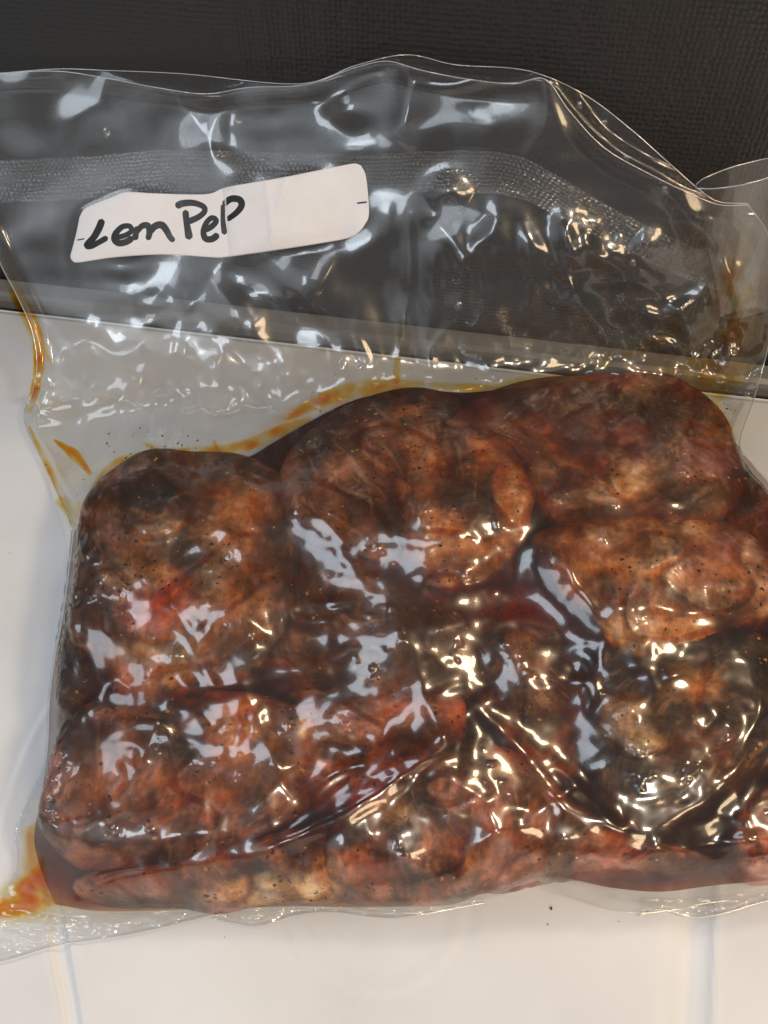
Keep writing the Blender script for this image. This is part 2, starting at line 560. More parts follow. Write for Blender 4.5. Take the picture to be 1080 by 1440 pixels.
def samp(arr, px, py):
    x = np.clip((np.asarray(px, float) - GX[0]) / STEP, 0, len(GX) - 1.001)
    y = np.clip((np.asarray(py, float) - GY[0]) / STEP, 0, len(GY) - 1.001)
    xi = x.astype(int); yi = y.astype(int); u = x - xi; v = y - yi
    return (arr[yi, xi] * (1 - u) + arr[yi, xi + 1] * u) * (1 - v) + (arr[yi + 1, xi] * (1 - u) + arr[yi + 1, xi + 1] * u) * v


T_wall_lim = None


def lift(px, py, H):
    """3-D point at a pixel, H metres proud of the nominal front (H array same shape)"""
    px = np.asarray(px, float); py = np.asarray(py, float)
    t = samp(T0, px, py) - H / samp(COS, px, py) / samp(DN, px, py)
    d = ray(px, py)
    # stay in front of the wall and above the counter
    tw = ((gL + wn * (WALL_OFF - 0.0012)) - np.array([0, 0, CAM_H])) @ wn / (d @ wn)
    tg = (0.0012 - CAM_H) / np.minimum(d[..., 2], -1e-3)
    t = np.minimum(np.minimum(t, tw), np.where(d[..., 2] < 0, tg, 9))
    return d * t[..., None] + np.array([0, 0, CAM_H])


# how deep the counter lies below the nominal front, as an H value (body only)
H_GROUND = -(T_ground - T0) * COS * DN
PYN = PY + 60 * fbm(PX / 95, PY / 160, 58, 3)
_g = sstep(PYA - 80, PYA + 35, PYN)
H_GROUND = np.maximum(H_GROUND, -0.045) * _g - 0.004 * (1 - _g)

# ------------------------------------------------------------------ pieces of meat
# outline (photograph pixels), top height in mm, edge drop in mm, palette
K = dict(
    crust=(0.055, 0.027, 0.020), rust=(0.155, 0.060, 0.036), orange=(0.44, 0.165, 0.062), pink=(0.42, 0.165, 0.14),
    tan=(0.60, 0.36, 0.23), fat=(0.80, 0.58, 0.36), black=(0.020, 0.016, 0.015), red=(0.20, 0.040, 0.026), mauve=(0.30, 0.135, 0.125), rose=(0.68, 0.20, 0.19))
PIECES = [
    dict(o=[(178, 668), (250, 650), (330, 655), (385, 690), (402, 760), (392, 860), (345, 930), (262, 968), (190, 985), (152, 930), (112, 880), (100, 800), (128, 720)], h=6, d=22, base='rust', second='crust',
         label='pale pink and tan browned meat chunk with blackened top corner beside clear film'),
    dict(o=[(400, 700), (425, 630), (500, 578), (580, 560), (640, 572), (630, 660), (590, 740), (560, 790), (500, 775), (440, 760), (405, 735)], h=4, d=20, base='rust', second='crust',
         label='brown meat piece with two small pale spots under the amber bag crease'),
    dict(o=[(590, 612), (660, 588), (715, 612), (742, 690), (725, 760), (672, 805), (612, 815), (570, 775), (562, 700)], h=5, d=18, base='rust', second='orange',
         label='rounded glossy browned meat lump with fine seasoning dots and orange side'),
    dict(o=[(655, 590), (720, 555), (830, 540), (930, 538), (1000, 585), (1032, 655), (1000, 720), (900, 742), (800, 735), (755, 690), (735, 630)], h=6, d=22, base='rust', second='red',
         label='reddish brown meat piece with pale streaks below the yellow crumpled film corner'),
    dict(o=[(765, 765), (830, 738), (930, 735), (1020, 745), (1075, 795), (1080, 850), (1000, 885), (890, 915), (850, 870), (800, 830)], h=7, d=22, base='rust', second='tan',
         label='broad orange tan meat piece above the dark squared chunk'),
    dict(o=[(1015, 640), (1050, 648), (1092, 700), (1122, 790), (1112, 880), (1080, 860), (1060, 780), (1010, 720)], h=-3, d=22, base='red', second='crust',
         label='dark red rounded meat end bulging under film at the white counter'),
    dict(o=[(845, 940), (900, 905), (985, 895), (1080, 905), (1102, 1000), (1075, 1080), (1000, 1120), (930, 1165), (865, 1150), (838, 1060), (835, 990)], h=3, d=22, base='crust', second='black', s=1.06,
         label='dark squared meat chunk with charred edges and tan patches'),
    dict(o=[(395, 790), (460, 762), (540, 772), (600, 830), (652, 900), (648, 975), (560, 1000), (460, 985), (390, 955), (368, 890)], h=-2, d=14, base='crust', second='rust',
         label='dark brown seasoned meat piece sunk in juice at the middle of the bag'),
    dict(o=[(668, 910), (730, 882), (795, 900), (828, 960), (830, 1030), (800, 1095), (745, 1075), (690, 1010), (660, 960)], h=-4, d=16, base='crust', second='rust', s=1.04,
         label='dark amber soaked meat piece with an orange tip beside the charred chunk'),
    dict(o=[(105, 1020), (190, 990), (300, 985), (395, 1000), (425, 1070), (395, 1145), (300, 1185), (190, 1215), (100, 1190), (72, 1110)], h=4, d=20, base='mauve', second='crust',
         label='mauve brown meat piece with an orange ridge and a hooked film highlight'),
    dict(o=[(410, 1000), (500, 985), (590, 978), (640, 985), (640, 1045), (560, 1100), (470, 1135), (420, 1110), (400, 1050)], h=0, d=18, base='rust', second='pink',
         label='pinkish red meat piece above the long diagonal film folds'),
    dict(o=[(140, 1228), (230, 1212), (360, 1180), (450, 1165), (478, 1215), (470, 1262), (400, 1276), (250, 1276), (160, 1270), (125, 1250)], h=1, d=15, base='mauve', second='crust',
         label='thin meat strip with a cream fat edge along the bag bottom'),
    dict(o=[(475, 1165), (560, 1105), (640, 1050), (700, 1075), (735, 1140), (700, 1215), (620, 1265), (520, 1270), (478, 1240)], h=5, d=20, base='pink', second='crust',
         label='pink mottled meat piece with a pale fat knob below the diagonal folds'),
    dict(o=[(690, 1060), (760, 1085), (830, 1155), (930, 1185), (985, 1205), (930, 1225), (820, 1215), (740, 1245), (690, 1240), (712, 1150)], h=1, d=16, base='rust', second='pink',
         label='narrow reddish meat piece running beside the clear fold at bag bottom'),
    dict(o=[(1052, 1130), (1085, 1105), (1125, 1130), (1130, 1215), (1075, 1232), (1035, 1200)], h=0, d=16, base='pink', second='red',
         label='small rounded pink meat piece under the folded film corner'),
    dict(o=[(668, 800), (720, 770), (775, 780), (815, 830), (832, 890), (790, 905), (720, 895), (662, 890), (648, 840)], h=-9, d=12, base='red', second='red',
         label='smooth dark red meat piece sunk under the juice pool between browned lumps'),
    dict(o=[(108, 790), (122, 770), (146, 860), (168, 940), (180, 1000), (124, 1010), (84, 985), (92, 900)], h=-6, d=18, base='crust', second='black',
         label='dark narrow meat edge wedged against the bag side'),
]
# stains and fat that sit on the meat: px, py, rx, ry, colour, strength
BLOTS = [
    (225, 690, 60, 30, 'black', .95), (190, 720, 35, 35, 'black', .8), (215, 850, 50, 42, 'rose', .85), (195, 805, 45, 28, 'tan', .9), (250, 760, 60, 25, 'tan', .6),
    (235, 930, 70, 40, 'tan', .75), (300, 790, 40, 40, 'tan', .7), (345, 710, 40, 40, 'orange', .75), (330, 870, 45, 40, 'orange', .6), (262, 772, 30, 22, 'black', .8), (120, 830, 25, 60, 'black', .7),
    (190, 955, 40, 30, 'pink', .8), (350, 800, 40, 50, 'orange', .6),
    (570, 576, 26, 11, 'orange', 1.0), (480, 660, 28, 16, 'orange', .9), (430, 610, 40, 30, 'crust', .8), (520, 700, 60, 50, 'rust', .7), (410, 680, 20, 40, 'mauve', .6),
    (640, 660, 30, 40, 'crust', .8), (685, 705, 30, 34, 'crust', .6), (715, 690, 14, 40, 'orange', .95), (650, 775, 60, 22, 'orange', .8), (600, 765, 22, 30, 'tan', .4), (640, 790, 40, 14, 'rust', .8), (600, 640, 30, 50, 'orange', .6),
    (700, 600, 50, 25, 'pink', .7), (780, 650, 26, 22, 'orange', .95), (830, 660, 30, 18, 'orange', .7), (885, 675, 40, 26, 'tan', .85), (830, 700, 40, 12, 'tan', .6), (880, 600, 70, 25, 'red', .8), (980, 650, 40, 50, 'mauve', .7), (960, 700, 50, 25, 'crust', .85), (850, 565, 70, 18, 'crust', .8), (905, 545, 25, 14, 'orange', .9), (935, 630, 25, 40, 'rust', .8), (850, 720, 60, 12, 'crust', .7),
    (930, 795, 60, 28, 'tan', .95), (870, 780, 60, 30, 'orange', .7), (800, 770, 40, 20, 'mauve', .7), (1000, 800, 50, 40, 'pink', .8), (900, 880, 60, 26, 'tan', .8), (1050, 820, 30, 30, 'orange', .8), (880, 840, 40, 26, 'pink', .7), (960, 860, 50, 20, 'orange', .8), (1000, 770, 50, 20, 'red', .6),
    (975, 960, 45, 25, 'tan', .8), (880, 1010, 30, 35, 'tan', .7), (905, 1045, 30, 20, 'fat', .6), (1050, 940, 40, 40, 'black', .9), (900, 950, 50, 20, 'black', .7), (970, 1070, 60, 30, 'rust', .8), (1000, 1045, 50, 22, 'rust', .8), (900, 1110, 70, 40, 'black', .95), (940, 1010, 60, 20, 'crust', .8),
    (520, 850, 60, 50, 'rust', .6), (480, 920, 70, 30, 'crust', .9), (430, 830, 30, 40, 'black', .5), (560, 930, 50, 40, 'crust', .6), (600, 880, 30, 40, 'crust', .6),
    (745, 840, 70, 50, 'red', 1.0), (745, 960, 40, 40, 'rust', .6), (760, 1080, 30, 26, 'orange', 1.0), (790, 1040, 16, 20, 'orange', .7), (700, 930, 40, 40, 'crust', .7), (740, 920, 30, 30, 'orange', .5),
    (335, 1030, 36, 70, 'orange', .95), (300, 1100, 50, 30, 'pink', .8), (345, 995, 18, 24, 'orange', 1), (200, 1040, 60, 30, 'crust', .8), (150, 1080, 50, 60, 'mauve', .8), (240, 1170, 90, 22, 'rust', .9), (150, 1150, 60, 30, 'mauve', .8), (110, 1040, 30, 40, 'crust', .8), (270, 1140, 60, 14, 'rose', .35), (390, 1030, 24, 40, 'rust', .7),
    (450, 1040, 30, 26, 'orange', .8), (470, 1050, 36, 20, 'rust', .7), (430, 1025, 12, 16, 'fat', .8), (560, 1010, 40, 30, 'pink', .8), (640, 1000, 30, 16, 'rose', .5), (500, 1020, 26, 26, 'pink', .6), (430, 1110, 30, 30, 'red', .5), (600, 1040, 40, 26, 'rust', .7),
    (400, 1252, 75, 22, 'fat', 1.0), (330, 1262, 70, 10, 'tan', .9), (455, 1225, 18, 30, 'tan', .7), (330, 1225, 40, 12, 'black', .8), (250, 1240, 60, 10, 'black', .6), (190, 1240, 60, 20, 'mauve', .8), (430, 1200, 30, 20, 'black', .6),
    (558, 1145, 16, 14, 'fat', 1.0), (545, 1125, 26, 14, 'tan', .8), (600, 1120, 40, 22, 'black', .6), (660, 1120, 30, 30, 'pink', .8), (540, 1210, 40, 30, 'red', .7), (500, 1170, 22, 22, 'black', .8), (590, 1230, 40, 22, 'black', .6), (500, 1240, 24, 30, 'mauve', .9), (640, 1180, 22, 40, 'mauve', .8), (665, 1205, 30, 30, 'orange', .6), (690, 1100, 24, 30, 'rust', .8),
    (720, 1060, 26, 30, 'pink', .8), (740, 1100, 30, 36, 'rust', .8), (770, 1200, 60, 20, 'tan', .35), (720, 1200, 40, 24, 'mauve', .7), (880, 1195, 60, 10, 'red', .8),
    (1085, 1170, 20, 26, 'rose', .5), (1090, 750, 30, 60, 'red', .8), (1040, 690, 24, 40, 'black', .6),
]


def tone_at(px, py, base, second, seed):
    wx = px + 16 * fbm(px / 34, py / 34, 201, 4, .6); wy = py + 16 * fbm(px / 34 + 40, py / 34, 205, 4, .6)
    c0 = np.array(K[base]); c1 = np.array(K[second])
    n = sstep(-0.22, 0.25, fbm(px / 70 + seed * 3.1, py / 70, 211, 5, .6))[..., None]
    c = c0 * (1 - n) + c1 * n
    n2 = sstep(0.10, 0.35, fbm(px / 30 + seed, py / 30 + 9, 221, 5, .65))[..., None] * 0.45
    c = c * (1 - n2) + np.array(K['mauve']) * n2
    for (bx, by, rx, ry, col, st) in BLOTS:
        q = 0.9 * np.sqrt(((wx - bx) / rx) ** 2 + ((wy - by) / ry) ** 2)
        w = (st * sstep(1.35, 0.35, q))[..., None]
        c = c * (1 - w) + np.array(K[col]) * w
    c = c * (0.42 + 0.66 * sstep(-0.26, 0.20, fbm(px / 75 + 3, py / 75, 271, 4, .55)))[..., None]
    # small seared islands and pale fibres
    a_ = 0.9 * seed
    qx = px + 26 * fbm(px / 80, py / 80, 251, 2); qy = py + 26 * fbm(px / 80 + 20, py / 80, 253, 2)
    al = qx * np.cos(a_) + qy * np.sin(a_); ac = -qx * np.sin(a_) + qy * np.cos(a_)
    st_ = fbm(al / 55, ac / 6.5, 255, 3, .6)
    c = c * (1 + np.clip(st_, -0.6, 0.6)[..., None] * 0.30)
    ft = sstep(0.24, 0.40, fbm(al / 80 + 5, ac / 14, 261, 3, .55))[..., None] * 0.22
    c = c * (1 - ft) + np.array(K['tan']) * ft
    n3 = sstep(0.16, 0.30, fbm(wx / 17, wy / 17, 231, 4, .6))[..., None] * 0.30
    c = c * (1 - n3) + np.array(K['crust']) * n3 * 1.0
    n4 = sstep(0.18, 0.36, fbm(wx / 22 + 60, wy / 22, 241, 4, .6))[..., None] * 0.15
    c = c * (1 - n4) + np.array(K['tan']) * n4 * 0.9
    return c


# bag outline (photograph pixels), clockwise from the top left
LEFT = catmull([(-95, 112), (-62, 210), (-25, 305), (0, 370), (22, 412), (44, 462), (52, 510), (46, 550), (34, 590), (62, 652), (86, 705), (100, 742), (96, 790), (86, 860), (74, 925), (66, 985), (64, 1045), (58, 1085), (38, 1125), (20, 1172), (24, 1215), (5, 1250), (-45, 1282)], 8)
BOTTOM = catmull([(-45, 1282), (20, 1290), (90, 1290), (200, 1285), (300, 1284), (420, 1280), (540, 1282), (640, 1278), (705, 1262), (760, 1245), (800, 1262), (860, 1280), (920, 1284), (990, 1272), (1080, 1258), (1150, 1240)], 8)
RIGHT = catmull([(1052, 288), (1080, 330), (1095, 400), (1082, 480), (1062, 555), (1040, 625), (1062, 655), (1098, 700), (1128, 790), (1136, 900), (1130, 1050), (1148, 1150), (1150, 1240)], 8)
TOP_F = catmull([(-95, 112), (0, 104), (78, 100), (150, 110), (225, 124), (290, 132), (350, 123), (430, 119), (500, 95), (545, 86), (590, 98), (650, 110), (720, 118), (766, 111), (800, 155), (850, 208), (920, 248), (975, 274), (1012, 288), (1052, 288)], 8)
TOP_B = catmull([(-95, 110), (0, 103), (80, 97), (150, 99), (260, 104), (420, 118), (500, 92), (572, 77), (640, 91), (720, 96), (770, 108), (830, 138), (885, 180), (935, 224), (985, 268), (1012, 284), (1052, 286)], 8)


def coons(top, bottom, left, right, nu, nv):
    t = resample(top, nu); b = resample(bottom, nu); l = resample(left, nv); r = resample(right, nv)
    u = np.linspace(0, 1, nu)[None, :, None]; v = np.linspace(0, 1, nv)[:, None, None]
    return ((1 - v) * t[None] + v * b[None] + (1 - u) * l[:, None] + u * r[:, None]
            - ((1 - u) * (1 - v) * t[0] + u * (1 - v) * t[-1] + (1 - u) * v * b[0] + u * v * b[-1]))


outline = np.vstack([TOP_F, RIGHT[1:], BOTTOM[::-1][1:], LEFT[::-1][1:-1]])


def poly_dist(poly, px, py, closed=True):
    d = np.full(px.shape, 1e9)
    n = len(poly)
    for i in range(n if closed else n - 1):
        a = poly[i]; b = poly[(i + 1) % n]
        ab = b - a; L2 = ab @ ab
        if L2 < 1e-9: continue
        t = np.clip(((px - a[0]) * ab[0] + (py - a[1]) * ab[1]) / L2, 0, 1)
        d = np.minimum(d, np.hypot(px - a[0] - t * ab[0], py - a[1] - t * ab[1]))
    return d


def inside(poly, px, py):
    c = np.zeros(px.shape, bool)
    n = len(poly)
    for i in range(n):
        x1, y1 = poly[i]; x2, y2 = poly[(i + 1) % n]
        if y1 == y2: continue
        m = ((y1 > py) != (y2 > py)) & (px < (x2 - x1) * (py - y1) / (y2 - y1) + x1)
        c ^= m
    return c


sub = (slice(None, None, 2), slice(None, None, 2))
out_s = resample(outline, 170)
ed = poly_dist(out_s, PX[sub], PY[sub])
EDGE = np.repeat(np.repeat(ed, 2, 0), 2, 1)[:PX.shape[0], :PX.shape[1]]
EDGE = blur(EDGE, 1.5)
INS = inside(out_s, PX, PY)

for i, p in enumerate(PIECES):
    o = np.array(p['o'], float)
    p['c'] = o.mean(0)
    o = p['c'] + (o - p['c']) * p.get('s', 1.12)
    sm = catmull(o, 10, True)
    q = sm - p['c']
    th = np.arctan2(q[:, 1], q[:, 0]); R = np.hypot(q[:, 0], q[:, 1])
    k = np.argsort(th)
    th, R = th[k], R[k]
    R = R * (1 + 0.10 * fbm(np.cos(th) * 2.2 + 7 * i, np.sin(th) * 2.2, 41, 3))
    for _k in range(40):                      # keep the piece inside the bag
        ox = p['c'][0] + R * np.cos(th); oy = p['c'][1] + R * np.sin(th)
        bad = (samp(EDGE, ox, oy) < 9) | (samp(INS.astype(float), ox, oy) < 0.5)
        if not bad.any(): break
        R = np.where(bad, R * 0.975, R)
    R = np.convolve(np.r_[R[-3:], R, R[:3]], np.ones(7) / 7, 'valid')
    p['th'] = np.r_[th - 2 * np.pi, th, th + 2 * np.pi]; p['R'] = np.r_[R, R, R]


def piece_h(i, px, py):
    p = PIECES[i]
    dx = px - p['c'][0]; dy_ = py - p['c'][1]
    r = np.hypot(dx, dy_) / np.interp(np.arctan2(dy_, dx), p['th'], p['R'])
    rc_ = np.clip(r, 0, 1)
    H = 0.75 * p['h'] - 0.31 * p['d'] * (1 - (1 - rc_ ** 5) ** 0.6)
    H = H + 4.2 * fbm(px / 85 + i * 5, py / 85, 31, 3) - 1.8 * np.clip(1 - np.abs(perlin(px / 120 + i * 3.3, py / 75 + i, 33)) * 9, 0, 1) + 1.3 * fbm(px / 26 + i * 7, py / 26, 35, 3) + 0.5 * fbm(px / 9, py / 9, 38, 2)
    return H * 1e-3, r


# the top of all meat on the pixel grid
H_MEAT = np.full(PX.shape, -1.0)
for i in range(len(PIECES)):
    h, r = piece_h(i, PX, PY)
    H_MEAT = np.maximum(H_MEAT, np.where(r < 1, h, -1.0))

# ------------------------------------------------------------------ the film: shrunk on the meat, bridging the hollows
floor = np.where(PY < PYA, 0.0, np.maximum(H_GROUND + 0.0022, -0.045))
fl_w = sstep(PYA - 25, PYA + 75, PY + 26 * fbm(PX / 70, PY / 200, 55, 2))
floor = np.maximum(H_GROUND + 0.0022, -0.045) * fl_w
Hf = np.maximum(H_MEAT + 0.0006, floor)
Hc = Hf.copy()
for it in range(40):
    Hc = np.maximum(Hf, blur(Hc, 4.0) - 0.00002)
Hf = blur(Hc, 4.0)
BODY = sstep(PYA - 10, PYA + 60, PY)

# ---- wrinkles: traced creases (points, height mm, half width px, 'r' sharp ridge / 'g' soft fold)
WR = [
    # flap, left of the label and above it
    ([(232, 110), (262, 150), (296, 215)], 5, 12, 'r'), ([(322, 140), (304, 170), (298, 215)], 4, 9, 'r'), ([(150, 100), (140, 140), (128, 150)], 1.2, 7, 'r'),
    ([(390, 152), (450, 145), (510, 110), (540, 95)], 4, 12, 'r'), ([(375, 150), (378, 215), (376, 225)], 2.0, 11, 'g'), ([(120, 245), (150, 215), (175, 160)], 1.4, 14, 'g'),
    ([(420, 360), (424, 400), (421, 428)], 6, 16, 'g'), ([(421, 428), (455, 395), (470, 350)], 1.8, 4, 'r'), ([(345, 405), (380, 415), (421, 430)], 1.6, 4, 'r'),
    ([(195, 432), (225, 430), (240, 415)], 2.2, 7, 'r'), ([(255, 395), (262, 425), (268, 440)], 2.0, 5, 'r'), ([(300, 395), (335, 445), (362, 515)], 3, 7, 'r'), ([(345, 430), (372, 500), (400, 545)], 3, 7, 'r'),
    ([(240, 460), (275, 420), (300, 380)], 1.4, 5, 'r'), ([(300, 480), (340, 540), (368, 600)], 3, 7, 'r'), ([(260, 530), (262, 480), (290, 440)], 1.0, 5, 'r'),
    # flap middle and right
    ([(572, 78), (578, 115), (570, 160), (556, 200)], 6, 12, 'r'), ([(580, 115), (640, 118), (700, 100), (755, 100)], 5, 12, 'r'), ([(560, 195), (580, 205), (572, 180)], 1.6, 5, 'r'),
    ([(605, 290), (630, 270), (655, 288)], 6, 11, 'g'), ([(600, 310), (630, 300), (670, 292)], 1.6, 5, 'r'),
    ([(612, 310), (640, 350), (650, 400), (640, 470)], 4, 10, 'r'), ([(575, 300), (575, 400), (565, 480), (555, 550)], 1.6, 5, 'r'),
    ([(670, 350), (678, 400), (668, 470)], 6, 12, 'r'), ([(735, 310), (748, 370), (745, 430), (735, 465)], 8, 14, 'r'), ([(700, 300), (705, 400), (695, 480)], 5, 12, 'g'),
    ([(790, 310), (805, 350), (815, 380)], 7, 11, 'r'), ([(800, 305), (830, 320), (828, 315)], 2.2, 6, 'r'), ([(822, 330), (840, 360), (900, 398)], 5, 8, 'r'), ([(850, 345), (890, 370), (925, 395)], 3.5, 8, 'r'), ([(830, 400), (870, 398), (905, 400)], 1.8, 4, 'r'),
    ([(808, 380), (800, 440), (805, 485)], 6, 12, 'r'), ([(745, 470), (775, 450), (798, 420)], 1.8, 5, 'r'), ([(780, 500), (790, 490), (805, 488)], 2.4, 7, 'g'), ([(895, 330), (915, 345), (935, 352)], 5, 13, 'g'),
    ([(765, 112), (790, 190), (800, 240)], 1.6, 8, 'r'), ([(770, 115), (765, 180), (742, 220)], 1.2, 6, 'r'),
    ([(880, 430), (930, 445), (980, 420), (1010, 380)], 4.5, 8, 'r'), ([(910, 440), (900, 470), (940, 480)], 1.6, 5, 'r'), ([(930, 500), (945, 490), (960, 500)], 2.0, 5, 'r'), ([(950, 480), (985, 440), (1030, 400), (1062, 340)], 5, 10, 'r'),
    ([(690, 530), (740, 520), (800, 505), (830, 490)], 2.0, 6, 'r'), ([(830, 505), (870, 515), (930, 505), (960, 520)], 2.0, 6, 'r'), ([(650, 440), (690, 520), (730, 545)], 1.5, 5, 'r'), ([(600, 520), (615, 480), (640, 455)], 1.6, 5, 'r'),
    ([(930, 545), (960, 560), (1000, 590), (1030, 600)], 2.2, 6, 'r'), ([(1000, 520), (1030, 500), (1060, 450)], 5, 10, 'r'), ([(1020, 380), (1045, 420), (1040, 500), (1020, 560)], 5, 10, 'r'), ([(985, 480), (1010, 510), (1045, 530)], 2.2, 6, 'r'),
    # left clear corner
    ([(0, 370), (30, 440), (75, 490), (120, 540)], 1.8, 5, 'r'), ([(20, 415), (70, 450), (110, 500)], 1.5, 5, 'r'), ([(34, 578), (80, 590), (120, 585), (172, 562)], 4.5, 8, 'r'), ([(36, 600), (80, 640), (130, 670), (150, 700)], 2.2, 6, 'r'), ([(150, 615), (200, 625), (250, 640), (262, 650)], 1.6, 5, 'r'),
    ([(145, 665), (152, 695), (135, 735)], 1.8, 5, 'r'), ([(110, 735), (130, 720), (150, 700)], 1.6, 5, 'r'), ([(200, 600), (240, 600), (290, 570), (325, 550)], 3, 8, 'r'),
    # body
    ([(230, 685), (265, 690), (288, 730)], 1.8, 6, 'r'), ([(165, 800), (190, 795), (205, 815)], 1.8, 5, 'r'), ([(210, 845), (235, 850), (256, 830)], 1.8, 5, 'r'), ([(140, 850), (145, 880), (155, 900)], 1.8, 5, 'r'), ([(130, 905), (160, 950), (185, 980)], 2.0, 5, 'r'),
    ([(430, 720), (465, 740), (490, 775)], 2.6, 8, 'r'), ([(440, 765), (470, 765), (490, 760)], 1.6, 5, 'r'), ([(405, 858), (420, 872), (460, 874), (495, 858), (490, 848), (450, 848), (415, 855)], 2.2, 5, 'r'), ([(465, 842), (470, 855)], 1.5, 5, 'r'),
    ([(610, 640), (612, 665), (635, 680), (660, 665), (668, 640)], 1.4, 4, 'r'), ([(530, 630), (545, 680), (552, 720), (560, 760)], 1.2, 4, 'r'), ([(525, 715), (540, 745), (555, 775)], 1.4, 4, 'r'), ([(575, 740), (570, 770), (600, 800), (660, 800), (705, 775)], 1.4, 5, 'r'),
    ([(780, 762), (800, 795), (825, 840), (850, 880)], 5.5, 12, 'r'), ([(812, 755), (808, 780)], 1.4, 4, 'r'), ([(690, 885), (720, 870), (760, 880), (785, 900)], 1.8, 5, 'r'), ([(850, 900), (840, 950), (832, 1000)], 2.4, 5, 'r'), ([(818, 920), (825, 960), (830, 1000)], 1.6, 4, 'r'),
    ([(960, 870), (1000, 862), (1050, 860), (1085, 850)], 2.2, 6, 'r'), ([(1020, 820), (1050, 830), (1070, 840)], 1.6, 5, 'r'), ([(910, 945), (925, 970), (940, 985)], 2.0, 6, 'r'), ([(980, 1010), (990, 1025), (1010, 1005)], 1.6, 5, 'r'), ([(1060, 900), (1075, 960), (1065, 1020)], 1.8, 6, 'r'),
    ([(775, 1070), (820, 1115), (870, 1165), (885, 1155)], 5.5, 8, 'r'), ([(770, 1100), (800, 1130), (850, 1160), (870, 1168)], 4, 7, 'r'), ([(768, 1098), (785, 1135), (800, 1145)], 1.6, 4, 'r'), ([(1085, 1060), (1040, 1080), (1000, 1120), (960, 1145), (900, 1175)], 6, 11, 'r'), ([(860, 1190), (920, 1198), (980, 1190), (1060, 1175)], 2.0, 5, 'r'),
    ([(1060, 1180), (1050, 1150), (1070, 1125), (1090, 1120)], 2.0, 5, 'r'), ([(1005, 1140), (1030, 1150), (1055, 1160)], 1.6, 5, 'r'), ([(900, 1250), (950, 1235), (1000, 1215), (1080, 1200)], 3.0, 8, 'r'), ([(960, 1235), (970, 1205), (965, 1190)], 2.4, 6, 'r'), ([(780, 1245), (840, 1262), (905, 1270), (940, 1250)], 2.4, 7, 'r'),
    # the long diagonal folds
    ([(420, 1170), (500, 1110), (560, 1075), (620, 1035), (660, 1005)], 7.5, 10, 'r'), ([(380, 1190), (470, 1150), (560, 1095), (640, 1040)], 6.0, 8, 'r'), ([(340, 1205), (460, 1165), (560, 1110)], 4.5, 7, 'r'), ([(430, 1130), (470, 1090), (530, 1065), (570, 1040)], 5.0, 8, 'r'), ([(400, 1180), (520, 1120), (600, 1065)], 2.0, 4, 'r'),
    ([(645, 1085), (648, 1060), (652, 1035)], 2.0, 5, 'r'), ([(610, 1080), (630, 1078), (648, 1085)], 1.6, 4, 'r'), ([(670, 995), (720, 1040), (760, 1085)], 5, 9, 'r'), ([(600, 1098), (640, 1105), (680, 1130), (700, 1170)], 1.8, 5, 'r'), ([(620, 1235), (660, 1200), (700, 1170), (740, 1160)], 1.8, 5, 'r'), ([(600, 1262), (660, 1225), (700, 1180)], 1.6, 5, 'r'), ([(680, 1180), (720, 1170), (770, 1190), (760, 1220), (700, 1230)], 1.4, 5, 'r'),
    ([(130, 1195), (200, 1222), (150, 1240)], 1.5, 6, 'r'), ([(80, 1285), (120, 1270), (160, 1245), (240, 1225), (330, 1205)], 4.5, 8, 'r'), ([(450, 1180), (448, 1220), (462, 1255)], 1.6, 5, 'r'), ([(415, 1260), (435, 1215), (440, 1185)], 1.4, 5, 'r'), ([(510, 1140), (530, 1210), (510, 1240)], 1.4, 4, 'r'),
    ([(148, 1035), (180, 1020), (225, 1018), (245, 1060), (248, 1078)], 2.6, 6, 'r'), ([(155, 1048), (190, 1045), (205, 1070), (248, 1085)], 2.6, 6, 'r'), ([(112, 1045), (108, 1085), (80, 1110)], 2.0, 5, 'r'), ([(130, 1145), (200, 1138), (280, 1125), (330, 1120)], 1.6, 5, 'r'), ([(190, 1185), (260, 1175), (340, 1170)], 1.2, 5, 'r'),
    ([(240, 972), (320, 965), (420, 952), (470, 948)], 4.5, 10, 'r'), ([(388, 975), (420, 968)], 2.0, 6, 'g'), ([(333, 1020), (338, 990), (346, 985), (356, 1010)], 1.8, 5, 'r'), ([(310, 1065), (315, 1045)], 1.2, 4, 'r'), ([(395, 1100), (405, 1120), (400, 1135)], 1.6, 5, 'r'),
    ([(20, 1172), (60, 1200), (75, 1240), (110, 1275)], 2.4, 7, 'r'), ([(24, 1165), (55, 1175), (70, 1200)], 1.8, 5, 'r'), ([(70, 940), (100, 955), (120, 1000), (115, 1040)], 2.0, 6, 'r'), ([(95, 905), (120, 920), (140, 960), (150, 1000)], 2.0, 6, 'r'), ([(85, 980), (100, 1005), (125, 1000)], 1.6, 5, 'r'), ([(110, 860), (125, 880), (130, 905)], 1.8, 6, 'r'),
]
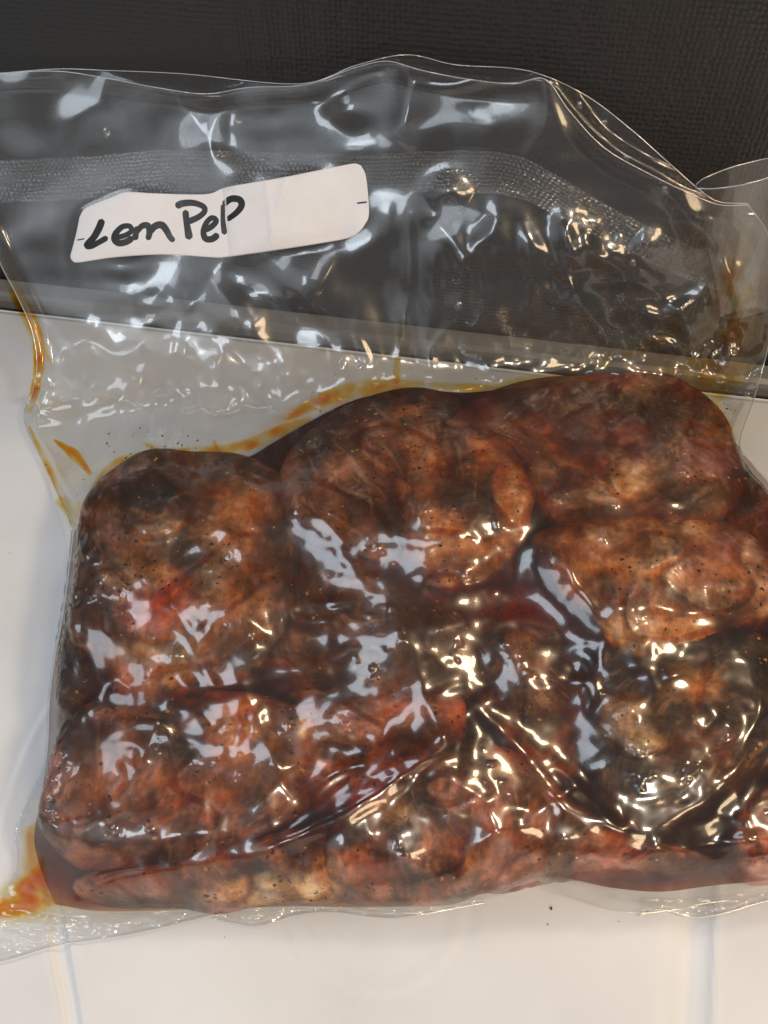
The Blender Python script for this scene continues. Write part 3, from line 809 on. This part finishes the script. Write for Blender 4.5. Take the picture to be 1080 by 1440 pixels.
# finer creases of the tight film: many short tension lines, none of them alike
rw = np.random.RandomState(23)
for _ in range(85):
    x0 = rw.uniform(60, 1100); y0 = rw.uniform(600, 1260)
    a0 = rw.choice([rw.normal(-0.55, 0.35), rw.normal(0.75, 0.35), rw.normal(1.5, 0.3), rw.normal(0.0, 0.25)])
    if 640 < x0 < 840 and 760 < y0 < 900: continue      # the juice pool lies smooth
    ln = rw.uniform(70, 250); bend = rw.uniform(-0.35, 0.35) * ln
    dx_, dy_ = math.cos(a0), math.sin(a0)
    WR.append(([(x0, y0), (x0 + dx_ * ln / 2 - dy_ * bend / 2, y0 + dy_ * ln / 2 + dx_ * bend / 2), (x0 + dx_ * ln, y0 + dy_ * ln)], rw.uniform(0.8, 2.2), rw.uniform(4.0, 8.0), 'r'))
for _ in range(44):
    x0 = rw.uniform(60, 1040); y0 = rw.uniform(250, 470)
    if inside(np.array([(80, 220), (540, 220), (540, 385), (80, 385)], float), np.array([x0]), np.array([y0]))[0]: continue
    a0 = rw.choice([rw.normal(1.45, 0.25), rw.normal(1.0, 0.25), rw.normal(2.1, 0.25)])
    ln = rw.uniform(70, 210); bend = rw.uniform(-0.22, 0.22) * ln
    dx_, dy_ = math.cos(a0), math.sin(a0)
    WR.append(([(x0, y0), (x0 + dx_ * ln / 2 - dy_ * bend / 2, y0 + dy_ * ln / 2 + dx_ * bend / 2), (x0 + dx_ * ln, y0 + dy_ * ln)], rw.uniform(0.8, 2.8), rw.uniform(4.5, 10.0), 'r'))
W = np.zeros(PX.shape)
for pts, amp, w, kd in WR:
    c = catmull(np.array(pts, float), 6)
    amp = amp * 0.62; w = w * 1.45
    m = w * 5
    x0, x1 = c[:, 0].min() - m, c[:, 0].max() + m; y0, y1 = c[:, 1].min() - m, c[:, 1].max() + m
    i0, i1 = np.searchsorted(GX, [x0, x1]); j0, j1 = np.searchsorted(GY, [y0, y1])
    sx, sy = PX[j0:j1, i0:i1], PY[j0:j1, i0:i1]
    if not sx.size: continue
    d = np.full(sx.shape, 1e9); tt = np.zeros(sx.shape); n = len(c) - 1
    for q in range(n):
        a, b = c[q], c[q + 1]; ab = b - a; L2 = max(ab @ ab, 1e-9)
        t = np.clip(((sx - a[0]) * ab[0] + (sy - a[1]) * ab[1]) / L2, 0, 1)
        dd = np.hypot(sx - a[0] - t * ab[0], sy - a[1] - t * ab[1])
        s = dd < d
        d = np.where(s, dd, d); tt = np.where(s, (q + t) / n, tt)
    env = np.sqrt(np.clip(np.sin(np.pi * np.clip(tt * 0.9 + 0.05, 0, 1)), 0, 1))
    prof = np.exp(-np.sqrt((d / w) ** 2 + 0.25)) * 1.45 if kd == 'r' else np.exp(-0.5 * (d / w) ** 2)
    W[j0:j1, i0:i1] += amp * 1e-3 * env * prof * 0.62


def ridged(x, y, seed, octv=3):
    s = 0; a = 1.0
    for i in range(octv):
        s = s + a * (1 - np.abs(perlin(x * 2 ** i, y * 2 ** i, seed + i)) * 1.6)
        a *= 0.5
    return s


wx = PX + 30 * fbm(PX / 90, PY / 90, 71, 2); wy_ = PY + 30 * fbm(PX / 90 + 30, PY / 90, 73, 2)
crump = ridged(wx / 62, wy_ / 62, 81, 3) - 1.2
fine = ridged(wx / 24, wy_ / 30, 85, 2) - 1.0
vert = ridged(wx / 38, wy_ / 170, 91, 2) - 1.0
soft = fbm(PX / 150, PY / 120, 95, 2)


def bump_at(x, y, rx, ry):
    return np.exp(-((PX - x) / rx) ** 2 - ((PY - y) / ry) ** 2)


FL = 1 - sstep(PYA - 60, PYA + 20, PY)
zone_r = np.clip(bump_at(1030, 470, 75, 130) + bump_at(960, 520, 120, 60), 0, 1)
zone_v = np.clip(bump_at(640, 400, 150, 130), 0, 1)
zone_e = sstep(48, 8, EDGE) * BODY
mt = np.interp(PX, [60, 180, 330, 420, 520, 640, 830, 1010], [700, 640, 630, 585, 545, 535, 525, 540])
zone_b = np.exp(-((PY - mt + 35) / 55) ** 2) * sstep(100, 200, PX)
LABEL = np.array([(100, 368), (116, 296), (180, 268), (290, 273), (320, 262), (500, 228), (516, 240), (522, 310), (495, 335), (320, 364), (230, 360)], float)
lab_in = blur(inside(LABEL, PX, PY).astype(float), 5)
seal_y = np.interp(PX, [-100, 0, 180, 520, 640, 720, 800, 900, 1010], [250, 250, 245, 240, 238, 240, 285, 335, 385])
seal_m = np.exp(-((PY - seal_y) / 40) ** 2)
W2 = (0.0042 * soft * FL + 0.0003 * crump * FL * (0.35 + 0.5 * sstep(.0, .4, fbm(PX / 160, PY / 160, 99, 2)))
      + 0.0020 * fine * zone_r + 0.0030 * crump * zone_r + 0.0010 * vert * zone_v * FL
      + 0.0016 * crump * bump_at(230, 520, 190, 75) + 0.0004 * fine * bump_at(250, 520, 190, 75) + 0.0016 * vert * zone_b + 0.0005 * fine * zone_b + 0.0012 * fine * zone_e + 0.0010 * crump * zone_e
      + BODY * (0.0008 * crump * (0.4 + 0.6 * sstep(0, .4, fbm(PX / 90, PY / 90, 103, 2))) + 0.0003 * fine * sstep(0.05, .4, fbm(PX / 70 + 9, PY / 70, 107, 2))))
W2 = blur(W2, 2.2)
W2 = W2 * (1 - 0.55 * FL * sstep(470, 600, PX) * (1 - zone_r))
W2 *= (1 - 0.55 * seal_m * FL)
LABW = 0.0021 * np.sin((PX - 100) / 38.0) * np.exp(-((PX - 330) / 240) ** 2)
W = blur(W, 1.4) * BODY + blur(W, 0.7) * (1 - BODY) * (1.25 + 0.45 * BODY + 0.55 * (1 - BODY) * sstep(480, 640, PX))
WT = (W + W2) * (1 - lab_in) + lab_in * (0.0012 + LABW)
Hfilm = Hf + WT
# bring the film down to its sealed rim
k_e = sstep(0, 15, EDGE)
rim_h = np.where(PY < PYA, 0.0012, H_GROUND + 0.0022)
Hb = np.where(PY < PYA, Hfilm, rim_h + (Hfilm - rim_h) * k_e)
side_flap = sstep(0, 26, EDGE)
Hb = np.where((PY < PYA) & (PY > 300), rim_h * (1 - side_flap) + Hb * side_flap, Hb)
Hfilm = blur(Hb, 0.7)
# never into the meat
Hfilm = np.where(INS, np.maximum(Hfilm, np.where(H_MEAT > -0.5, np.minimum(H_MEAT + 0.0004, Hfilm + 0.02), -1)), Hfilm)
# back film: on the counter under the meat, just behind the front film in the empty top
blend = sstep(PYA - 70, PYA + 30, PYN)
Hback = (-0.0045 + 0.6 * W2 + 0.0025 * soft) * (1 - blend) + (H_GROUND + 0.0002 + 0.0010 * np.clip(crump, -0.3, 1) * (PY < 660)) * blend
Hback = np.minimum(Hback * side_flap + np.where(PY < PYA, rim_h, H_GROUND) * (1 - side_flap), Hfilm - 0.0004)

# ------------------------------------------------------------------ vacuum bag
bag = bpy.data.objects.new('vacuum_bag', None)
bag.empty_display_size = 0.05
bag.location = tuple(on_ground(np.array(540), np.array(1270)))
sc.collection.objects.link(bag)
bpy.context.view_layer.update()
tag(bag, 'clear vacuum bag with embossed seal and handwritten white sticker, leaning on the black panel', 'plastic bag')

UV = coons(TOP_F, BOTTOM, LEFT, RIGHT, 470, 500)
ff = link_mesh('front_film', lift(UV[..., 0], UV[..., 1], samp(Hfilm, UV[..., 0], UV[..., 1])).reshape(-1, 3), grid_faces(500, 470), M_FILM, bag)
UVb = coons(TOP_B, BOTTOM, LEFT, RIGHT, 200, 220)
link_mesh('back_film', lift(UVb[..., 0], UVb[..., 1], samp(Hback, UVb[..., 0], UVb[..., 1])).reshape(-1, 3), grid_faces(220, 200), M_BACK, bag)


def ribbon_tube(name, pts, rad, mat, parent, Hfun, extra=0.0):
    c = resample(pts, max(12, int(len(pts) * 1.2)))
    P = lift(c[:, 0], c[:, 1], samp(Hfun, c[:, 0], c[:, 1]) + extra)
    n = len(P)
    tg = np.gradient(P, axis=0); tg /= np.linalg.norm(tg, axis=1)[:, None]
    up = np.array([0, -0.7, 0.7]); a = np.cross(tg, up); a /= np.linalg.norm(a, axis=1)[:, None]
    b = np.cross(tg, a)
    ang = np.linspace(0, 2 * np.pi, 7)[:-1]
    V = (P[:, None] + rad * (np.cos(ang)[None, :, None] * a[:, None] + np.sin(ang)[None, :, None] * b[:, None])).reshape(-1, 3)
    return link_mesh(name, V, grid_faces(n, 6, wrap=True), mat, parent)


ribbon_tube('top_edge', TOP_F, 0.00026, M_EDGE, bag, Hfilm)
ribbon_tube('top_edge', TOP_B, 0.00024, M_EDGE, bag, Hback)
ribbon_tube('side_edge', LEFT[20:110], 0.00030, M_EDGE, bag, Hfilm)
ribbon_tube('side_edge', RIGHT[:45], 0.00030, M_EDGE, bag, Hfilm)

# sealed band of embossed film across the empty top
xb = np.linspace(-88, 1015, 330)
yc = np.interp(xb, [-100, 0, 120, 230, 520, 640, 720, 760, 800, 850, 900, 960, 1015], [255, 256, 250, 240, 244, 240, 244, 262, 285, 312, 338, 366, 388])
yc = np.convolve(np.pad(yc, 8, 'edge'), np.ones(17) / 17, 'valid')
hw = np.interp(xb, [-90, 100, 520, 700, 800, 1015], [30, 30, 27, 30, 28, 24])
vv = np.linspace(-1, 1, 16)
SX = np.repeat(xb[None], 16, 0); SY = yc[None] + vv[:, None] * hw[None] + 3 * fbm(SX / 40, SX * 0 + vv[:, None] * 2, 120, 2)
sb_ = link_mesh('seal_band', lift(SX, SY, samp(Hfilm, SX, SY) + 0.0006).reshape(-1, 3), grid_faces(16, 330), M_SEAL, bag)
uvl = sb_.data.uv_layers.new(name='UVMap')
li = np.empty(len(sb_.data.loops), np.int32); sb_.data.loops.foreach_get('vertex_index', li)
uu = (SX / 6.6).ravel()[li]; wv2 = ((vv[:, None] * hw[None]) / 5.6 + 100 + 0 * SX).ravel()[li]
uvl.data.foreach_set('uv', np.stack([uu + 0.5 * wv2, wv2], -1).ravel().astype(np.float32))

# the rolled corner at the right of the top edge
Nn, Mm = 40, 30
ang = np.linspace(0, 2 * np.pi, Nn)
rows = []
c0 = lift(np.array(1052.0), np.array(243.0), np.array(0.013)); c1 = lift(np.array(1048.0), np.array(440.0), np.array(0.004))
ax = (c1 - c0) / np.linalg.norm(c1 - c0)
ux = np.array([1.0, 0, 0]); ux -= (ux @ ax) * ax; ux /= np.linalg.norm(ux); uy = np.cross(ax, ux)
if uy[1] > 0: uy = -uy
for j in range(Mm):
    s = j / (Mm - 1)
    r1 = 0.0205 * (1 - s) + 0.011 * s; r2 = 0.0075 * (1 - s) + 0.003 * s
    wob = 1 + 0.10 * fbm(np.cos(ang) * 1.5 + s * 2, np.sin(ang) * 1.5 + s * 3, 131, 2)
    p = c0 + (c1 - c0) * s
    rows.append(p + (r1 * np.cos(ang) * wob)[:, None] * ux + (r2 * np.sin(ang) * wob)[:, None] * uy)
rows = np.array(rows)
lim = ((gL + wn * (WALL_OFF - 0.0012)) @ wn)
ov = np.maximum(rows @ wn - lim, 0); rows = rows - ov[..., None] * wn
link_mesh('rolled_corner', rows.reshape(-1, 3), grid_faces(Mm, Nn), M_ROLL, bag)
tp = rows[0]; n = len(tp)
tgt = np.gradient(tp, axis=0); tgt /= np.linalg.norm(tgt, axis=1)[:, None]
aa = np.cross(tgt, ax); aa /= np.linalg.norm(aa, axis=1)[:, None]
an = np.linspace(0, 2 * np.pi, 7)[:-1]
link_mesh('top_edge', (tp[:, None] + 0.00028 * (np.cos(an)[None, :, None] * aa[:, None] + np.sin(an)[None, :, None] * ax)).reshape(-1, 3), grid_faces(n, 6, wrap=True), M_EDGE, bag)

# flat clear skirt of film lying on the counter below the meat
for pts_t, pts_b in (([(-60, 1278), (20, 1284), (100, 1286), (200, 1282), (300, 1280)], [(-60, 1362), (0, 1352), (75, 1330), (115, 1324), (190, 1312), (300, 1286)]),
                     ([(300, 1276), (420, 1272), (540, 1274), (680, 1262)], [(300, 1292), (360, 1302), (420, 1286), (470, 1282), (560, 1290), (680, 1270)]),
                     ([(900, 1262), (980, 1262), (1060, 1252), (1140, 1235)], [(900, 1288), (935, 1280), (975, 1290), (1020, 1284), (1060, 1272), (1140, 1250)])):
    t = catmull(pts_t, 8); b = catmull(pts_b, 8)
    nu, nv = 90, 22
    S = coons(t, b, np.linspace(t[0], b[0], 9), np.linspace(t[-1], b[-1], 9), nu, nv)
    z = 0.0016 + 0.0022 * (ridged(S[..., 0] / 45, S[..., 1] / 25, 141, 2) - 0.7) * np.sin(np.linspace(0.35, np.pi, nv))[:, None]
    P = on_ground(S[..., 0], S[..., 1]); d = ray(S[..., 0], S[..., 1])
    P = d * ((np.maximum(z, 0.0009) - CAM_H) / d[..., 2])[..., None] + np.array([0, 0, CAM_H])
    link_mesh('bottom_skirt', P.reshape(-1, 3), grid_faces(nv, nu), M_FILM, bag)
    e = P[-1]; tg_ = np.gradient(e, axis=0); tg_ /= np.linalg.norm(tg_, axis=1)[:, None]
    a2 = np.cross(tg_, [0, 0, 1.0]); a2 /= np.linalg.norm(a2, axis=1)[:, None]
    link_mesh('skirt_edge', (e[:, None] + 0.00022 * (np.cos(an)[None, :, None] * a2[:, None] + np.sin(an)[None, :, None] * np.array([0, 0, 1.0]))).reshape(-1, 3), grid_faces(len(e), 6, wrap=True), M_EDGE, bag)

# ------------------------------------------------------------------ the sticker and its handwriting
LT = catmull([(112, 306), (118, 295), (130, 288), (160, 276), (178, 270), (220, 272), (290, 273), (320, 263), (400, 249), (470, 235), (498, 230), (508, 233)], 8)
LB = catmull([(99, 360), (102, 367), (112, 369), (160, 362), (230, 358), (300, 362), (322, 361), (400, 350), (470, 339), (495, 333), (506, 325), (512, 318)], 8)
LL = catmull([(112, 306), (107, 330), (99, 360)], 8)
LR = catmull([(508, 233), (515, 250), (519, 300), (512, 318)], 8)
S = coons(LT, LB, LL, LR, 150, 44)
H_LAB = blur(Hfilm, 2.5)


def lab_h(px, py):
    cre = 0.0008 * np.exp(-np.abs(px - (392 - (py - 290) * 0.25)) / 3.5) + 0.0007 * np.exp(-np.abs(px - (378 + (py - 290) * 0.12)) / 4) - 0.0010 * np.exp(-np.abs(px - (318 + (py - 300) * 0.1)) / 9)
    curl = 0.0012 * sstep(34, 0, np.hypot(px - 510, py - 325))
    return samp(H_LAB, px, py) + 0.0006 + cre + curl


Pl = lift(S[..., 0], S[..., 1], lab_h(S[..., 0], S[..., 1])).reshape(-1, 3)
stk = link_mesh('sticker', Pl, grid_faces(44, 150), M_PAPER, bag)
so = stk.modifiers.new('thickness', 'SOLIDIFY'); so.thickness = 0.00018; so.offset = -1
stk['label'] = 'white paper sticker with black handwriting'


def stroke(name, pts, w0, mat, parent, zoomed=True, wv=0.0):
    p = np.array(pts, float)
    if zoomed:
        p = p / 2.348 + np.array([80, 210])
    c = resample(catmull(p, 8) if len(p) > 2 else p, max(10, 6 * len(p)))
    tg = np.gradient(c, axis=0); tg /= np.linalg.norm(tg, axis=1)[:, None] + 1e-9
    nm = np.stack([-tg[:, 1], tg[:, 0]], -1)
    n = len(c); s = np.linspace(0, 1, n)
    w = w0 * (1 + wv * np.sin(s * 5 + len(pts)))
    # round ends
    arc = np.r_[0, np.cumsum(np.hypot(*np.diff(c, axis=0).T))]; r = w0
    e = np.minimum(arc, arc[-1] - arc); w = w * np.sqrt(np.clip(1 - (1 - np.clip(e / r, 0, 1)) ** 2, 0.03, 1))
    cols = np.linspace(-1, 1, 5)
    G = c[:, None] + (nm * w[:, None])[:, None] * cols[None, :, None]
    H = lab_h(G[..., 0], G[..., 1]) + 0.00022
    o = link_mesh(name, lift(G[..., 0], G[..., 1], H).reshape(-1, 3), grid_faces(n, 5), mat, parent)
    return o


for nm_, strokes in (
    ('letter', [([(150, 230), (140, 258), (122, 290), (98, 316), (112, 320), (140, 306), (168, 290)], 5.0)]),
    ('letter', [([(196, 292), (225, 284), (246, 270), (240, 254), (216, 256), (194, 278), (190, 298), (206, 310), (232, 304), (252, 290)], 4.6)]),
    ('letter', [([(264, 254), (262, 275), (256, 300)], 4.8), ([(262, 276), (280, 254), (300, 252), (306, 272), (300, 300)], 4.6), ([(305, 276), (324, 254), (346, 250), (362, 268), (374, 290), (388, 304)], 5.0)]),
    ('letter', [([(392, 190), (414, 179), (450, 177), (482, 188), (488, 204), (470, 222), (440, 236), (430, 236)], 5.0), ([(424, 200), (428, 240), (438, 298)], 5.4)]),
    ('letter', [([(486, 268), (512, 254), (526, 236), (512, 226), (494, 242), (484, 270), (490, 294), (512, 296), (534, 280)], 4.8)]),
    ('letter', [([(549, 180), (548, 230), (554, 282)], 4.0), ([(548, 184), (574, 164), (602, 166), (610, 184), (594, 208), (560, 234)], 4.8)]),
):
    first = None
    meshes = [stroke(nm_, s, w / 1.1, M_INK, stk, wv=0.12) for s, w in strokes]
    if len(meshes) > 1:      # one object for each letter
        vs, fs2, off = [], [], 0
        for mo in meshes:
            vs += [tuple(v.co) for v in mo.data.vertices]; fs2 += [tuple(off + x for x in f.vertices) for f in mo.data.polygons]; off += len(mo.data.vertices)
        for mo in meshes: bpy.data.objects.remove(mo)
        link_mesh(nm_, np.array(vs), fs2, M_INK, stk)
stroke('ink_dash', [(990, 178), (1024, 174)], 1.3, M_BLUE, stk)
stroke('ink_dash', [(66, 300), (92, 295)], 0.9, M_INK, stk)

# ------------------------------------------------------------------ meat, one object for each piece
NT, NR = 168, 72
MEAT_MATS = [meat_mat('browned_meat_%d' % k, 0.37 * k) for k in range(4)]
for i, p in enumerate(PIECES):
    th = np.linspace(-np.pi, np.pi, NT, endpoint=False)
    r = np.linspace(0.0, 1.0, NR)[1:] ** 0.85
    R = np.interp(th, p['th'], p['R'])
    px = p['c'][0] + r[:, None] * R[None] * np.cos(th)[None]
    py = p['c'][1] + r[:, None] * R[None] * np.sin(th)[None]
    H, _ = piece_h(i, px * 0 + px, py)
    H = np.minimum(H, samp(Hfilm, px, py) - 0.00035)
    H = np.maximum(H, samp(H_GROUND, px, py) + 0.0012)
    V = lift(px, py, H)
    cH, _ = piece_h(i, np.array([p['c'][0]]), np.array([p['c'][1]]))
    cen = lift(np.array([p['c'][0]]), np.array([p['c'][1]]), np.minimum(cH, samp(Hfilm, p['c'][0], p['c'][1]) - 0.00035))
    # rounded underside down to the counter
    edge = V[-1]; ctr = edge.mean(0)
    und = []
    for s, zf in ((0.99, 0.55), (0.93, 0.2), (0.80, 0.05), (0.4, 0.0)):
        q = ctr + (edge - ctr) * s
        q[:, 2] = 0.0022 + (edge[:, 2] - 0.0022) * zf
        und.append(q)
    und = np.array(und)
    VV = np.vstack([cen, V.reshape(-1, 3), und.reshape(-1, 3), [[ctr[0], ctr[1], 0.0022]]])
    nrow = NR - 1 + 4
    f4 = grid_faces(nrow, NT, off=1, wrap=True)
    j = np.arange(NT); j2 = (j + 1) % NT
    capt = [(0, int(1 + b), int(1 + a)) for a, b in zip(j, j2)]
    last = 1 + (nrow - 1) * NT; e_ = len(VV) - 1
    capb = [(e_, int(last + a), int(last + b)) for a, b in zip(j, j2)]
    o = link_mesh('meat_chunk', VV, [tuple(map(int, f)) for f in f4] + capt + capb, MEAT_MATS[i % 4])
    tpx = np.r_[p['c'][0], px.ravel(), np.tile(px[-1], 4), p['c'][0]]; tpy = np.r_[p['c'][1], py.ravel(), np.tile(py[-1], 4), p['c'][1]]
    colour_attr(o, tone_at(tpx, tpy, p['base'], p['second'], i))
    outward(o)
    tag(o, p['label'], 'meat', 'meat pieces sealed in the bag')


# ------------------------------------------------------------------ juice
def liquid(name, top, bottom, left, right, nu, nv, mat, thick=None, parent=None):
    S = coons(top, bottom, left, right, nu, nv)
    x, y = S[..., 0], S[..., 1]
    hf = samp(Hfilm, x, y) - 0.00022
    if thick is None:
        hb = samp(H_GROUND, x, y) + 0.0005
        hb = np.minimum(hb, hf - 0.0002)
    else:
        u = np.linspace(0, 1, nu)[None]; v = np.linspace(0, 1, nv)[:, None]
        e = np.sqrt(np.clip(4 * u * (1 - u), 0, 1)) * (4 * v * (1 - v)) ** 2
        nz = np.clip(0.75 + 1.6 * fbm(x / 26, y / 26, 151, 3), 0.05, 1.7)
        hb = hf - 0.00006 - 1.25 * thick * np.sqrt(e) * nz
    Pf = lift(x, y, hf); Pb = lift(x, y, hb)
    n = nu * nv
    f = np.vstack([grid_faces(nv, nu), grid_faces(nv, nu, off=n, flip=True)])
    rim = np.r_[np.arange(nu), np.arange(1, nv) * nu + nu - 1, (nv - 1) * nu + np.arange(nu - 2, -1, -1), np.arange(nv - 2, 0, -1) * nu]
    k = len(rim); r2 = np.roll(rim, -1)
    f = np.vstack([f, np.stack([rim, rim + n, r2 + n, r2], -1)])
    return outward(link_mesh(name, np.vstack([Pf.reshape(-1, 3), Pb.reshape(-1, 3)]), f, mat, parent))


juice = liquid('cooking_juice',
               catmull([(104, 748), (150, 690), (190, 662), (262, 648), (340, 645), (385, 622), (430, 596), (500, 562), (580, 548), (650, 552), (720, 546), (830, 534), (930, 530), (1000, 580), (1040, 632)], 8),
               catmull([(78, 1272), (150, 1282), (300, 1279), (420, 1276), (560, 1277), (700, 1256), (770, 1236), (860, 1252), (930, 1258), (1000, 1250), (1080, 1242), (1142, 1230)], 8),
               catmull([(104, 748), (99, 790), (90, 860), (78, 925), (70, 985), (68, 1045), (63, 1085), (56, 1130), (48, 1180), (60, 1230), (78, 1272)], 8),
               catmull([(1040, 632), (1065, 662), (1096, 702), (1124, 790), (1132, 900), (1126, 1050), (1142, 1150), (1142, 1225)], 8), 330, 260, M_JUICE)
tag(juice, 'murky red brown cooking juice filling the gaps between the meat pieces', 'juice', kind='stuff')


def pocket(c, widths, nv=14, thick=0.002):
    """thin amber pocket of juice along a pixel path"""
    c = catmull(np.array(c, float), 6)
    c = resample(c, 40)
    tg = np.gradient(c, axis=0); tg /= np.linalg.norm(tg, axis=1)[:, None]
    nm = np.stack([-tg[:, 1], tg[:, 0]], -1)
    w = np.interp(np.linspace(0, 1, 40), np.linspace(0, 1, len(widths)), widths)[:, None]
    a, b = c + nm * w, c - nm * w
    o = liquid('amber_juice', a, b, np.linspace(a[0], b[0], 5), np.linspace(a[-1], b[-1], 5), 40, nv, M_AMBER, thick, juice)
    o['kind'] = 'stuff'
    return o


pocket([(2, 372), (26, 418), (48, 462), (55, 505), (50, 545), (40, 582)], [4, 10, 12, 9, 8, 4], thick=0.0052)
pocket([(48, 455), (62, 490), (76, 515)], [3, 6, 2], thick=0.002)
pocket([(40, 598), (66, 652), (90, 710)], [2, 6, 3], thick=0.0018)
pocket([(75, 618), (105, 640), (128, 668)], [2, 9, 3], thick=0.0035)
pocket([(100, 725), (125, 745), (108, 790), (98, 820)], [10, 16, 9, 3], thick=0.0022)
pocket([(200, 622), (240, 640), (262, 632), (255, 650)], [2, 6, 6, 2], thick=0.0016)
pocket([(300, 618), (308, 640), (312, 650)], [2, 5, 3], thick=0.0016)
pocket([(345, 632), (395, 608), (440, 588)], [4, 12, 5], thick=0.0018)
pocket([(552, 548), (556, 535), (560, 500), (564, 450)], [8, 6, 3, 2], thick=0.0018)
pocket([(600, 540), (680, 545), (760, 532), (850, 528)], [4, 8, 8, 4], thick=0.0016)
pocket([(930, 545), (985, 535), (1030, 495), (1058, 440), (1078, 385)], [14, 40, 44, 34, 12], 30, 0.0026)
pocket([(985, 470), (1010, 430), (1040, 370), (1060, 320)], [6, 14, 14, 6], 20, 0.0028)
pocket([(400, 590), (460, 560), (520, 545), (600, 540)], [5, 12, 14, 6], 20, 0.0022)
pocket([(130, 690), (170, 650), (240, 640), (330, 632), (400, 600)], [8, 9, 10, 10, 6], 20, 0.0026)
pocket([(80, 700), (110, 720), (140, 700)], [8, 14, 8], 20, 0.0020)
pocket([(955, 560), (1000, 592), (1034, 620)], [14, 28, 8], 22, 0.004)
pocket([(820, 520), (880, 500), (940, 470), (990, 430)], [4, 8, 10, 4], thick=0.0015)
pocket([(40, 1160), (55, 1205), (58, 1245), (22, 1266), (-42, 1280)], [12, 28, 34, 22, 8], 28, 0.0036)

# loose flecks of seasoning caught between the films
vs, fs2 = [], []
r2 = np.random.RandomState(5)
spots = [(150 + r2.rand() * 130, 600 + r2.rand() * 48) for _ in range(34)] + [(60 + r2.rand() * 90, 640 + r2.rand() * 70) for _ in range(5)] + [(420 + r2.rand() * 60, 520 + r2.rand() * 60) for _ in range(8)] + [(1010 + r2.rand() * 24, 560 + r2.rand() * 22) for _ in range(14)] + [(560 + r2.rand() * 300, 500 + r2.rand() * 40) for _ in range(10)]
for (x, y) in spots:
    if not inside(out_s, np.array([x]), np.array([y]))[0]: continue
    P = lift(np.array(x), np.array(y), samp(Hfilm, x, y) - 0.0004)
    s = 0.0003 + 0.0006 * r2.rand() ** 2
    b = len(vs)
    M3 = np.linalg.qr(r2.randn(3, 3))[0] * s * np.array([1, 0.7, 0.5])
    for q in ((1, 0, 0), (-1, 0, 0), (0, 1, 0), (0, -1, 0), (0, 0, 1), (0, 0, -1)):
        vs.append(P + M3 @ np.array(q))
    for t in ((0, 2, 4), (2, 1, 4), (1, 3, 4), (3, 0, 4), (2, 0, 5), (1, 2, 5), (3, 1, 5), (0, 3, 5)):
        fs2.append(tuple(b + k for k in t))
fl = link_mesh('seasoning_flecks', np.array(vs), fs2, M_FLECK, smooth=False)
tag(fl, 'loose dark seasoning flecks caught between the clear films', 'seasoning', kind='stuff')

# beads of moisture on the film
for (x, y, r) in ((365, 505, 5), (482, 512, 8), (645, 430, 6), (935, 268, 6), (540, 528, 5), (150, 186, 7), (505, 515, 5), (890, 370, 5), (742, 493, 6), (815, 148, 5), (850, 172, 4), (880, 222, 4), (335, 172, 5), (870, 335, 8), (445, 562, 10)):
    th = np.linspace(0, 2 * np.pi, 16, endpoint=False); rr2 = np.array([0.0, 0.35, 0.65, 0.88, 1.0])[1:]
    w = 1 + 0.15 * np.sin(2 * th + x)
    gx_ = x + (rr2[:, None] * r * w[None]) * np.cos(th)[None]; gy_ = y + (rr2[:, None] * r * w[None]) * np.sin(th)[None] * 1.1
    hh = samp(Hfilm, gx_, gy_) + 0.0004 + r * 0.00012 * np.sqrt(np.clip(1 - rr2 ** 2, 0, 1))[:, None]
    V = np.vstack([lift(np.array([x]), np.array([y]), samp(Hfilm, np.array([x]), np.array([y])) + 0.0004 + r * 0.00012), lift(gx_, gy_, hh).reshape(-1, 3)])
    f = [(0, 1 + (j + 1) % 16, 1 + j) for j in range(16)] + [tuple(map(int, q)) for q in grid_faces(4, 16, off=1, wrap=True)]
    link_mesh('droplet', V, f, M_DROP, bag)

# crumbs on the white counter
vs, fs2 = [], []
for (x, y, s_) in ((775, 1278, .0009), (870, 1296, .0003), (770, 1300, .0004), (316, 1318, .0003), (14, 778, .0004)):
    P = on_ground(np.array(x), np.array(y)) + np.array([0, 0, s_ * 0.4])
    b = len(vs)
    M3 = np.linalg.qr(r2.randn(3, 3))[0] * s_ * np.array([1, 0.7, 0.5])
    for q in ((1, 0, 0), (-1, 0, 0), (0, 1, 0), (0, -1, 0), (0, 0, 1), (0, 0, -1)):
        vs.append(P + M3 @ np.array(q))
    for t in ((0, 2, 4), (2, 1, 4), (1, 3, 4), (3, 0, 4), (2, 0, 5), (1, 2, 5), (3, 1, 5), (0, 3, 5)):
        fs2.append(tuple(b + k for k in t))
tag(link_mesh('crumbs', np.array(vs), fs2, M_FLECK, smooth=False), 'tiny dark crumbs scattered on the white counter', 'crumbs', kind='stuff')
